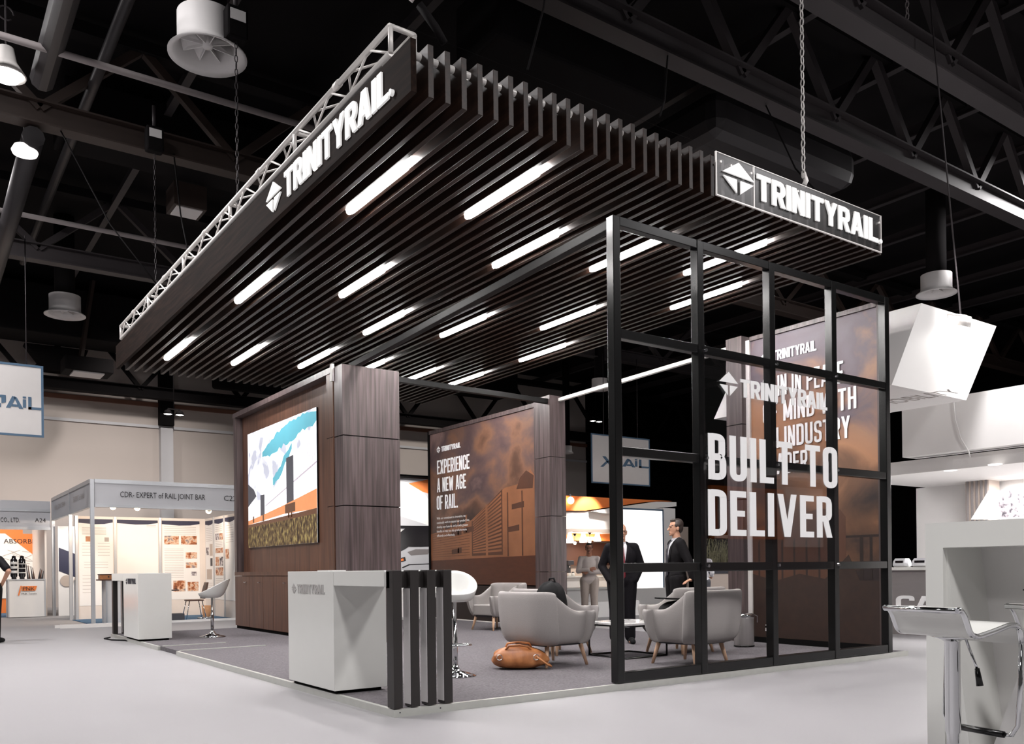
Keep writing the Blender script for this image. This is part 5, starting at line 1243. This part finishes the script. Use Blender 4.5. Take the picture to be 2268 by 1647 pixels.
# ================================================================== orange and white cafe stand
CY = 15.0
t = thing('cafe_stand', (15.5, 16, 0), 'white stand with an orange curved fascia and a rounded alcove, behind the people', 'exhibition stand')
g = lambda px, py, d=0: (on(px, py, Y=CY-d).x, on(px, py, Y=CY-d).z)
MB().prism([g(1150, 1093), g(1150, 1125), g(1230, 1131), g(1290, 1131), g(1340, 1124), g(1400, 1115), g(1440, 1110), g(1482, 1110)], (0, CY, 0), X_, Z_, -Y_, -.3, .15).build('orange_fascia', 'orange', t)
MB().prism([g(1150, 1125), g(1150, 1175), g(1262, 1172), g(1370, 1176), g(1370, 1124), g(1340, 1126), g(1290, 1133), g(1230, 1133)], (0, CY, 0), X_, Z_, -Y_, -.2, .05).build('white_header', 'booth_white', t)
MB().prism([g(1300, 1133), g(1340, 1126), g(1440, 1112), g(1484, 1113), g(1484, 1122), g(1400, 1130), g(1360, 1136), g(1330, 1138)], (0, CY, 0), X_, Z_, -Y_, .06, .3).build('white_wave', 'booth_white', t)
a, b = g(1228, 1176), g(1246, 1330); MB().box(a[0], b[0], CY-.1, CY+1.6, 0, a[1]).build('alcove_jamb', 'taupe', t)
q0, q1 = g(1246, 1173), g(1372, 1180)
mb = MB(); P0 = rounded([g(1246, 1330), g(1246, 1176), g(1372, 1180)], .35, False, 8); P1 = rounded([g(1238, 1330), g(1238, 1170), g(1372, 1173)], .4, False, 8)
for i in range(len(P0)-1): mb.prism([P1[i], P1[i+1], P0[i+1], P0[i]], (0, CY, 0), X_, Z_, -Y_, -1.5, .12)
mb.build('rounded_surround', 'taupe', t)
MB().box(b[0], 21, CY+1.6, CY+1.7, 0, q0[1]+.3).build('alcove_back', 'taupe', t)
hh = on(1300, 1205, Y=CY+1.55); MB().box(b[0], 17.5, CY+1.5, CY+1.58, 1.25, hh.z+.05).build('alcove_picture', 'chair_brown', t)
MB().box(b[0], 18.6, CY+.9, CY+1.55, hh.z+.10, hh.z+.38).build('alcove_soffit', 'orange', t)
MB().box(21.2, 25, CY+.4, CY+.5, 2.2, 2.32).build('side_ledge', 'taupe', t); MB().box(21.2, 25, CY+.45, CY+.5, 1.2, 2.2).build('side_panel', 'print_dark', t)
lamp('spot_light', 'SPOT', (14.6, 14.0, 3.6), 300, (1, .93, .86), .08, (14.6, 15, 2.6), 70, .4)
lamp('spot_light', 'AREA', (15.6, 15.8, 2.2), 90, (1, .88, .74), .8)
t = thing('fascia_lamp', on(1264, 1108, Y=CY-.3), 'round glowing spot lamp on the orange fascia', 'spot lamp'); p = t.location
mb = MB(); ell_mesh(mb, p, (.11, .1, .11), 18); mb.build('bulb', 'warm_glow', t); MB().tube([p, (p.x+.1, p.y+.15, p.z+.2)], .03, 8).build('arm', 'white_matt', t)
for px, py, r, l in ((1262, 1190, .13, 'left bright cone pendant lamp in the alcove'), (1292, 1189, .13, 'middle bright cone pendant lamp in the alcove'), (1323, 1187, .12, 'right bright cone pendant lamp in the alcove')):
    p = on(px, py, Y=CY+.6); t = thing('pendant_lamp', p, l, 'pendant lamp', 'pendant lamps in the alcove')
    MB().lathe([(.02, .18), (.05, .14), (r, -.16), (r*.95, -.17), (.001, -.15)], p, 22).build('shade', 'lamp_glow', t); MB().tube([(p.x, p.y, p.z+.16), (p.x, p.y, p.z+.5)], .008, 6).build('cord', 'black_metal', t)
for px, py, l in ((1244.5, 1189, 'left'), (1273, 1184, 'middle'), (1306, 1181, 'right')):
    p = on(px, py, Y=CY+.3); t = thing('small_pendant', p, l+' small black pendant fitting between the cone lamps', 'pendant lamp', 'black pendants in the alcove')
    MB().lathe([(.001, .04), (.06, .04), (.03, -.03), (.001, -.04)], p, 14).build('cup', 'black_metal', t); MB().tube([p, (p.x, p.y, p.z-.22)], .008, 6).build('rod', 'black_metal', t)
    mb = MB(); ell_mesh(mb, (p.x, p.y, p.z-.26), (.05, .05, .05), 12); mb.build('globe', 'lamp_glow', t)
a = on(1247, 1276, Y=CY+.2); t = thing('cafe_counter', (15, CY+.3, 0), 'white serving counter in the alcove behind the person with folded arms', 'counter')
MB().box(a.x-.1, 17.4, CY+.15, CY+.75, 0, a.z-.04).build('front', 'booth_white', t); MB().box(a.x-.1, 17.4, CY+.1, CY+.8, a.z-.04, a.z).build('worktop', 'white_gloss', t)
zc = a.z
a = on(1258, 1250, Y=CY+.5); t = thing('coffee_machine', (a.x, CY+.5, zc), 'coffee machine standing on the alcove counter', 'coffee machine')
MB().box(a.x-.13, a.x+.13, CY+.35, CY+.65, zc, zc+.1).build('drip_base', 'white_gloss', t); MB().box(a.x-.12, a.x+.12, CY+.5, CY+.65, zc+.1, zc+.46).build('housing', 'print_dark', t, bevel=.02); MB().box(a.x-.12, a.x+.12, CY+.33, CY+.52, zc+.36, zc+.5).build('head', 'print_dark', t, bevel=.02)
MB().tube([(a.x, CY+.42, zc+.36), (a.x, CY+.42, zc+.28)], .02, 10).build('spout', 'chrome', t)
for px, l, m in ((1259, 'left', 'white_gloss'), (1269, 'right', 'white_gloss')):
    a = on(px, 1262, Y=CY+.25); t = thing('glass_jar', (a.x, CY+.25, zc), l+' white jar with a dark lid on the alcove counter', 'jar', 'jars on the alcove counter')
    MB().lathe([(.001, 0), (.05, 0), (.055, .06), (.04, .11), (.001, .11)], (a.x, CY+.25, zc), 16).build('jar_body', m, t); MB().lathe([(.001, 0), (.042, 0), (.042, .025), (.001, .025)], (a.x, CY+.25, zc+.11), 16).build('lid', 'print_dark', t)
a = on(1248, 1268, Y=CY+.22); tag(MB().box(a.x-.06, a.x+.06, CY+.17, CY+.3, zc, zc+.05).build('snack_tray', 'orange'), 'small orange tray at the left end of the alcove counter', 'tray')
# big white screen standing before that stand
a, b = on(1356, 1142, Y=14), on(1468, 1305, Y=14); a2 = on(1468, 1128, Y=14)
t = thing('projection_screen', ((a.x+b.x)/2, 14, 0), 'large bright white projection screen with dark edge behind the suited people', 'screen')
MB().box(a.x-.03, b.x+.03, 14, 14.08, 0, a2.z+.03).build('panel', 'booth_white', t)
MB().box(a.x, b.x, 13.985, 14, b.z, a2.z-.05).build('lit_face', 'soft_glow', t)
mb = MB()
for x0, x1, z0, z1 in ((a.x-.05, a.x, b.z-.03, a2.z), (b.x, b.x+.05, b.z-.03, a2.z), (a.x-.05, b.x+.05, a2.z-.05, a2.z), (a.x-.05, b.x+.05, b.z-.03, b.z)): mb.box(x0, x1, 13.975, 14, z0, z1)
mb.build('edge', 'blue_grey', t)
c2 = on(1494, 1126, Y=14.05); tag(MB().box(b.x+.06, c2.x, 14.02, 14.5, 0, c2.z).build('side_panel', 'booth_white'), 'plain white upright panel right of the projection screen', 'panel')
tag(MB().box(a.x+.3, b.x-.5, 13.3, 13.7, 0, .52).build('low_cabinet', 'booth_white', bevel=.01), 'low white cabinet with pale shelf in front of the projection screen', 'cabinet')
tag(MB().box(9.6, 11.6, 9.4, 9.46, 0, .36).build('low_partition', 'booth_white'), 'low white partition on the floor behind the legs of the bald person', 'panel')  # thin upright partition, low on the floor
# orange-red lounge chair edge behind the folded-arms person
t = thing('serving_counter', (13, 12.6, 0), 'pale counter front with curved end behind the person with folded arms', 'counter'); a, b = on(1232, 1290, Y=12.6), on(1345, 1330, Y=12.6)
MB().box(a.x-.5, b.x+.2, 12.6, 13.1, 0, on(1290, 1306, Y=12.6).z).build('front', 'booth_white', t); MB().box(a.x-.5, b.x+.2, 12.55, 13.15, on(1290, 1306, Y=12.6).z, on(1290, 1301, Y=12.6).z).build('worktop', 'white_gloss', t)
# planter with tall dry grass between the frame and the gap
a, b = on(1566, 1290, Y=9.2), on(1622, 1290, Y=9.2)
t = thing('grass_planter', ((a.x+b.x)/2, 9.4, 0), 'tall dry grasses in a dark planter seen through the glass sign', 'plant')
MB().box(a.x-.05, b.x+.25, 9.2, 9.6, 0, 1.12).build('planter', 'taupe', t); MB().box(a.x-.05, b.x+.25, 9.18, 9.2, .98, 1.1).build('planter_band', 'print_dark', t)
mb = MB(); random.seed(11)
for i in range(170):
    x0 = random.uniform(a.x, b.x+.2); y0 = random.uniform(9.25, 9.55); h = random.uniform(.35, .85); dx, dy = random.uniform(-.16, .16), random.uniform(-.12, .12)
    mb.tube([(x0, y0, 1.1), (x0+dx*.3, y0+dy*.3, 1.1+h*.55), (x0+dx, y0+dy, 1.1+h*.95), (x0+dx*1.7, y0+dy*1.5, 1.1+h*.9)], [.006, .006, .005, .002], 4)
g_ = mb.build('grass_blades', 'grass_dry', t); g_['kind'] = 'stuff'
# poster board seen through the sign, orange and grey
a, b = on(1728, 1075, X=9.6), on(1868, 1150, X=9.6)
# ================================================================== white stand at right
RX = 10.5
rs = thing('white_stand', (10.8, 0, 0), 'large overexposed white stand at the right with fascia, back wall and shelf', 'exhibition stand')
def fx_(px, py, X=RX): return on(px, py, X=X)
a, b = fx_(1925, 893), fx_(2400, 815); c = fx_(1998, 1015)
MB().box(RX, RX+.4, -2.5, fx_(1998, 950).y, fx_(2133, 997).z, fx_(2133, 874).z).build('fascia_board', 'booth_white', rs)
MB().box(RX+.2, RX+3.2, -3, 3.2, fx_(1975, 1050).z, fx_(1975, 1034).z+.1).build('ceiling_panel', 'booth_white', rs)
MB().box(RX+3.0, RX+3.1, -3, 3.4, 0, fx_(1975, 1050).z).build('back_wall', 'booth_white', rs)
MB().box(RX+.6, RX+3.0, -3, -2.9, 0, 2.4).build('end_wall', 'booth_white', rs)
a, b = fx_(2138, 1045, RX+2.5), fx_(2190, 1090, RX+2.5)
MB().box(RX+2.5, RX+2.9, b.y, a.y, 0, a.z).build('slatted_panel', 'taupe', rs)
for i in range(5):
    y = a.y+(b.y-a.y)*(i+.5)/5; MB().box(RX+2.48, RX+2.5, y-.02, y+.02, 1.8, a.z).build('dark_slat', 'grey_panel', rs)
p0, p1, p2, p3 = fx_(2190, 1085, RX+2.2), fx_(2215, 1085, RX+2.2), fx_(2215, 1150, RX+2.2), fx_(2150, 1150, RX+2.2)
MB().prism([(-p.y, p.z) for p in (p0, p1, p2, p3)], (RX+2.2, 0, 0), -Y_, Z_, -X_, -.1, 0).build('sloping_fin', 'booth_white', rs)
a, b = fx_(2213, 1085, RX+2.15), fx_(2300, 1142, RX+2.15)
MB().box(RX+2.13, RX+2.15, b.y, a.y, b.z, a.z).build('framed_picture', 'photo_grey', rs)
a = fx_(1900, 1256); b = fx_(2052, 1262)
t = thing('display_counter', (RX, 1.6, 0), 'grey display counter with white letters behind the white bar at right', 'counter')
MB().box(RX-.1, RX+.6, 0.6, a.y+.5, 0, b.z-.0).build('front', 'grey_panel', t); MB().box(RX-.15, RX+.65, .55, a.y+.55, b.z, b.z+.05).build('top_board', 'white_gloss', t)
ct = b.z+.05; o = fx_(1985, 1350, RX-.1)
lettering('lettering', 'CAF', 'vinyl_white', t, (RX-.1, o.y, o.z), -Y_, Z_, -X_, .24, .98, .01, .8, .22, .06)
def model_train(px0, px1, l):
    a, b = fx_(px0, 1255, RX+.15), fx_(px1, 1255, RX+.15); zb = ct
    t = thing('model_train', (RX+.25, (a.y+b.y)/2, zb), l, 'model train', 'model trains on the grey counter')
    ys = [b.y, b.y+.04, a.y-.04, a.y]
    mb = MB(); mb.loft([[(RX+.25+x*k, y, zb+z*k2) for x, z in ((-.08, .02), (.08, .02), (.09, .08), (.06, .15), (-.06, .15), (-.09, .08))] for y, k, k2 in ((b.y, .6, .7), (b.y+.05, 1, 1), (a.y-.05, 1, 1), (a.y, .6, .7))], 0, False); mb.build('body', 'shell_grey', t)
    MB().box(RX+.155, RX+.165, b.y+.07, a.y-.07, zb+.07, zb+.11).build('window_band', 'glass_black', t); MB().box(RX+.2, RX+.3, b.y+.02, a.y-.02, zb, zb+.02).build('track', 'white_matt', t)
model_train(1974, 2008, 'grey model train at the left end of the grey display counter'); model_train(2016, 2056, 'grey model train next to the white bar on the display counter')
# slanted white box hung above
BYY = .2
Q = [on(2041, 671, Y=BYY), on(2207, 722, Y=BYY), on(2140, 886, Y=BYY), on(1975, 852, Y=BYY)]
t = thing('slanted_box', (Q[0]+Q[2])/2, 'white slanted cube hanging above the right stand', 'hanging sign')
MB().prism([(p.x, p.z) for p in Q], (0, BYY, 0), X_, Z_, -Y_, -3.0, 0).build('cube', 'booth_white', t)
e_ = (Q[2]-Q[3]).normalized(); nn = e_.cross(Y_).normalized(); d_ = ray(1966, 897); o_ = CAM+d_*((Q[3]-CAM).dot(nn)/d_.dot(nn)); nn = nn if nn.z < 0 else -nn
plain_text('printed_text', 'MOBILITY', 'print_grey', t, o_+nn*.004, -Y_, -e_, .40, 1.1, 0)
p = on(2142, 708, Y=BYY-.22); MB().tube([(p.x, p.y, p.z+.05), (p.x+.0, p.y+.05, p.z-.08)], [.06, .09], 16).build('clip_lamp', 'alu', t)
mb = MB(); ell_mesh(mb, (p.x, p.y+.05, p.z-.09), (.075, .075, .03), 14); mb.build('clip_lamp_bulb', 'lamp_glow', t); MB().tube([(p.x, p.y, p.z+.05), (p.x-.1, BYY, p.z+.12)], .015, 8).build('clip_lamp_arm', 'alu', t)
MB().tube([tuple((Q[0]+Q[1])/2), ((Q[0].x+Q[1].x)/2, BYY+.5, 10.59)], .012, 6).build('suspension_cord', 'roof_steel', t)
pc = Vector((p.x, p.y, p.z))
lamp('clip_light', 'SPOT', (p.x, p.y-.25, p.z-.1), 16, (1, .97, .93), .05, (p.x-.25, BYY, p.z-.75), 110, .8)
a, b = on(2112, 890, Y=.6), on(2148, 1008, Y=.2)
tag(MB().tube([on(2112, 885, X=RX-.03), on(2116, 930, X=RX-.03), on(2128, 970, X=RX-.03), on(2146, 1000, X=RX-.03), on(2148, 1012, X=RX-.03)], .01, 6).build('white_cable', 'white_matt'), 'thin white cable hanging across the right fascia', 'cable')
for px, py, l in ((2105, 1042, 'left'), (2204, 1029, 'right')):
    p = on(px, py, Z=fx_(1975, 1050).z-.005); tag(MB().lathe([(.001, 0), (.1, 0), (.1, .01), (.001, .01)], p, 18).build('downlight', 'soft_glow'), l+' round downlight in the white ceiling panel at right', 'downlight', 'downlights at right')
lamp('stand_light', 'AREA', (RX+1.6, .3, fx_(1975, 1050).z-.05), 330, (1, .98, .97), 2.2)
lamp('stand_light', 'SPOT', (RX-1.8, -.5, 5.5), 420, (1, .97, .97), .2, (RX+.2, .8, 3.4), 110, .8)
# white angular bar in the right foreground
bd = 4.6; bo = CAM+CF*bd; L_ = lambda px: bo+CR*((px-IMG_W/2)/FPX*bd)
n0 = L_(2050); ang = math.radians(-90); U = Vector((-.10, -1, 0)).normalized(); N_ = Vector((-1, .10, 0)).normalized()
bar = thing('bar_counter', (n0.x, n0.y, 0), 'tall white angular bar counter at the right edge behind the chrome stool', 'counter')
O = Vector((n0.x, n0.y, 0)); HB = 1.375
def bp(pts, d0, d1, nm, m='white_gloss'): return MB().prism(pts, O, U, Z_, N_, d0, d1).build(nm, m, bar)
bp([(0, 0), (.10, 0), (.10, HB-.13), (0, HB-.13)], -.55, 0, 'leg_panel')
bp([(0, HB-.13), (2.2, HB-.13), (2.2, HB), (0, HB)], -.55, 0, 'top_slab')
bp([(.10, HB-.13), (.24, 0), (.10, 0)], -.50, -.03, 'sloping_infill')
bp([(.10, HB-.13), (2.2, HB-.13), (2.2, HB-.48), (.52, HB-.48), (.2, 0), (.17, 0)], -.36, -.33, 'inner_panel', 'white_matt')
bp([(.52, HB-.48), (.74, HB-.48), (.74, 0), (.2, 0)], -.30, -.12, 'slanting_leg', 'white_matt')
bp([(.74, HB-.58), (2.0, HB-.58), (2.0, HB-.5), (.74, HB-.5)], -.5, -.12, 'low_shelf', 'white_matt')
bp([(.74, .60), (2.0, .60), (2.0, .66), (.74, .66)], -.8, -.35, 'plinth_shelf', 'white_matt')
a = O+U*.34-N_*.32+Z_*1.02
tag(MB().lathe([(.001, 0), (.012, 0), (.012, .006), (.001, .006)], a, 12).build('screw_cap', 'text_black'), 'tiny black cap on the inner panel of the white bar', 'cap')
# spiky plant
b_ = O+U*1.02-N_*.6+Z_*.66; t = thing('spiky_plant', b_, 'small dark spiky plant on the shelf of the white bar at the right edge', 'plant')
MB().lathe([(.001, 0), (.04, 0), (.05, .05), (.001, .05)], b_, 16).build('pot', 'white_gloss', t)
mb = MB(); random.seed(2)
for i in range(26):
    a = random.uniform(0, 6.28); r = random.uniform(.10, .2); h = random.uniform(.06, .16)
    mb.tube([b_+Z_*.05, b_+Vector((math.cos(a)*r*.5, math.sin(a)*r*.5, .05+h)), b_+Vector((math.cos(a)*r, math.sin(a)*r, .05+h*.6))], [.007, .006, .001], 5)
mb.build('leaf', 'leaf_green', t)
# chrome wavy bar stools
def wavy_stool(loc, rz, label):
    t = thing('chrome_bar_stool', loc, label, 'bar stool', 'chrome wavy bar stools', rz, local=True); hz = .90
    prof = [(-.20, .035), (-.185, .01), (-.15, -.045), (-.11, -.05), (-.03, -.03), (.08, -.005), (.14, .005), (.185, -.01), (.20, -.05)]
    pr = [(0, 0)]
    S = [(-.215, .055), (-.195, .06), (-.17, .035), (-.13, -.05), (-.09, -.065), (.02, -.045), (.13, -.02), (.18, -.02), (.205, -.05), (.21, -.10)]
    C_ = rounded(S, .04, False, 5); mb = MB(); wd = .185
    mb.loft([[(x, y, hz+z), (x, y, hz+z-.022)] for x in () for y, z in ()] or [[(-wd, y, hz+z+.011), (wd, y, hz+z+.011), (wd, y, hz+z-.011), (-wd, y, hz+z-.011)] for y, z in C_], 0, False); mb.build('seat', 'white_gloss', t, bevel=.004)
    r = .013
    for s in (-1, 1):
        MB().tube([(s*(wd+.008), y, hz+z) for y, z in C_], r, 10).build('side_tube', 'chrome', t)
    MB().tube([(-wd-.008, S[0][0], hz+S[0][1]), (wd+.008, S[0][0], hz+S[0][1])], r, 10).build('back_tube', 'chrome', t)
    loop = rounded([(-wd-.008, 0), (-wd-.008, -.50), (-wd+.06, -.53)], .05, False, 6)
    for s in (-1, 1):
        P = [(s*(wd+.008), .21, hz-.10), (s*(wd+.008), .20, hz-.30), (s*(wd+.004), .185, hz-.48), (s*(wd-.02), .18, hz-.525), (s*(wd-.06), .18, hz-.53)]
        MB().tube(P, .011, 10).build('foot_rest_tube', 'chrome', t)
    MB().tube([(-wd+.06, .18, hz-.53), (wd-.06, .18, hz-.53)], .016, 12).build('foot_bar', 'black_metal', t)
    MB().lathe([(.10, -.075), (.05, -.09), (.034, -.10), (.034, -.52), (.028, -.53), (.028, -.80)], (0, 0, hz), 24).build('column', 'chrome', t)
    MB().lathe([(.001, 0), (.21, 0), (.215, .01), (.1, .03), (.045, .09), (.03, .1), (.001, .1)], (0, 0, 0), 32).build('base', 'chrome', t)
    MB().tube([(.05, .03, hz-.09), (.08, .05, hz-.2), (.085, .055, hz-.22)], .006, 8).build('lever', 'chrome', t); MB().tube([(.085, .055, hz-.22), (.095, .06, hz-.30)], [.011, .016], 10).build('lever_grip', 'black_metal', t)
    return t
sd_ = 4.05
p = CAM+CF*sd_+CR*((2107-IMG_W/2)/FPX*sd_)
st = wavy_stool((p.x, p.y, 0), math.radians(-100), 'white and chrome wavy-seat bar stool in the right foreground')
p2_ = CAM+CF*4.05+CR*((2385-IMG_W/2)/FPX*4.05)
dup(st, (p2_.x, p2_.y, 0), math.radians(-108), 'second chrome bar stool mostly cut off by the right edge')

# stand across the aisle, seen only as a reflection in the glass sign
t = thing('aisle_stand', (15, -9.6, 0), 'grey and orange stand across the aisle, seen only as reflection in the glass sign', 'exhibition stand')
MB().box(9.5, 22, -9.8, -9.6, 0, 3.6).build('back_wall', 'grey_panel', t); MB().box(14.2, 17.2, -9.6, -9.5, 1.9, 3.3).build('orange_panel', 'orange', t)
MB().box(17.3, 19.0, -9.6, -9.5, 1.7, 3.4).build('white_panel', 'booth_white', t); MB().box(10.4, 13.4, -9.6, -9.5, .9, 2.9).build('white_panel', 'booth_white', t); MB().box(9.5, 22, -9.6, -9.0, 3.6, 3.8).build('fascia', 'booth_white', t)
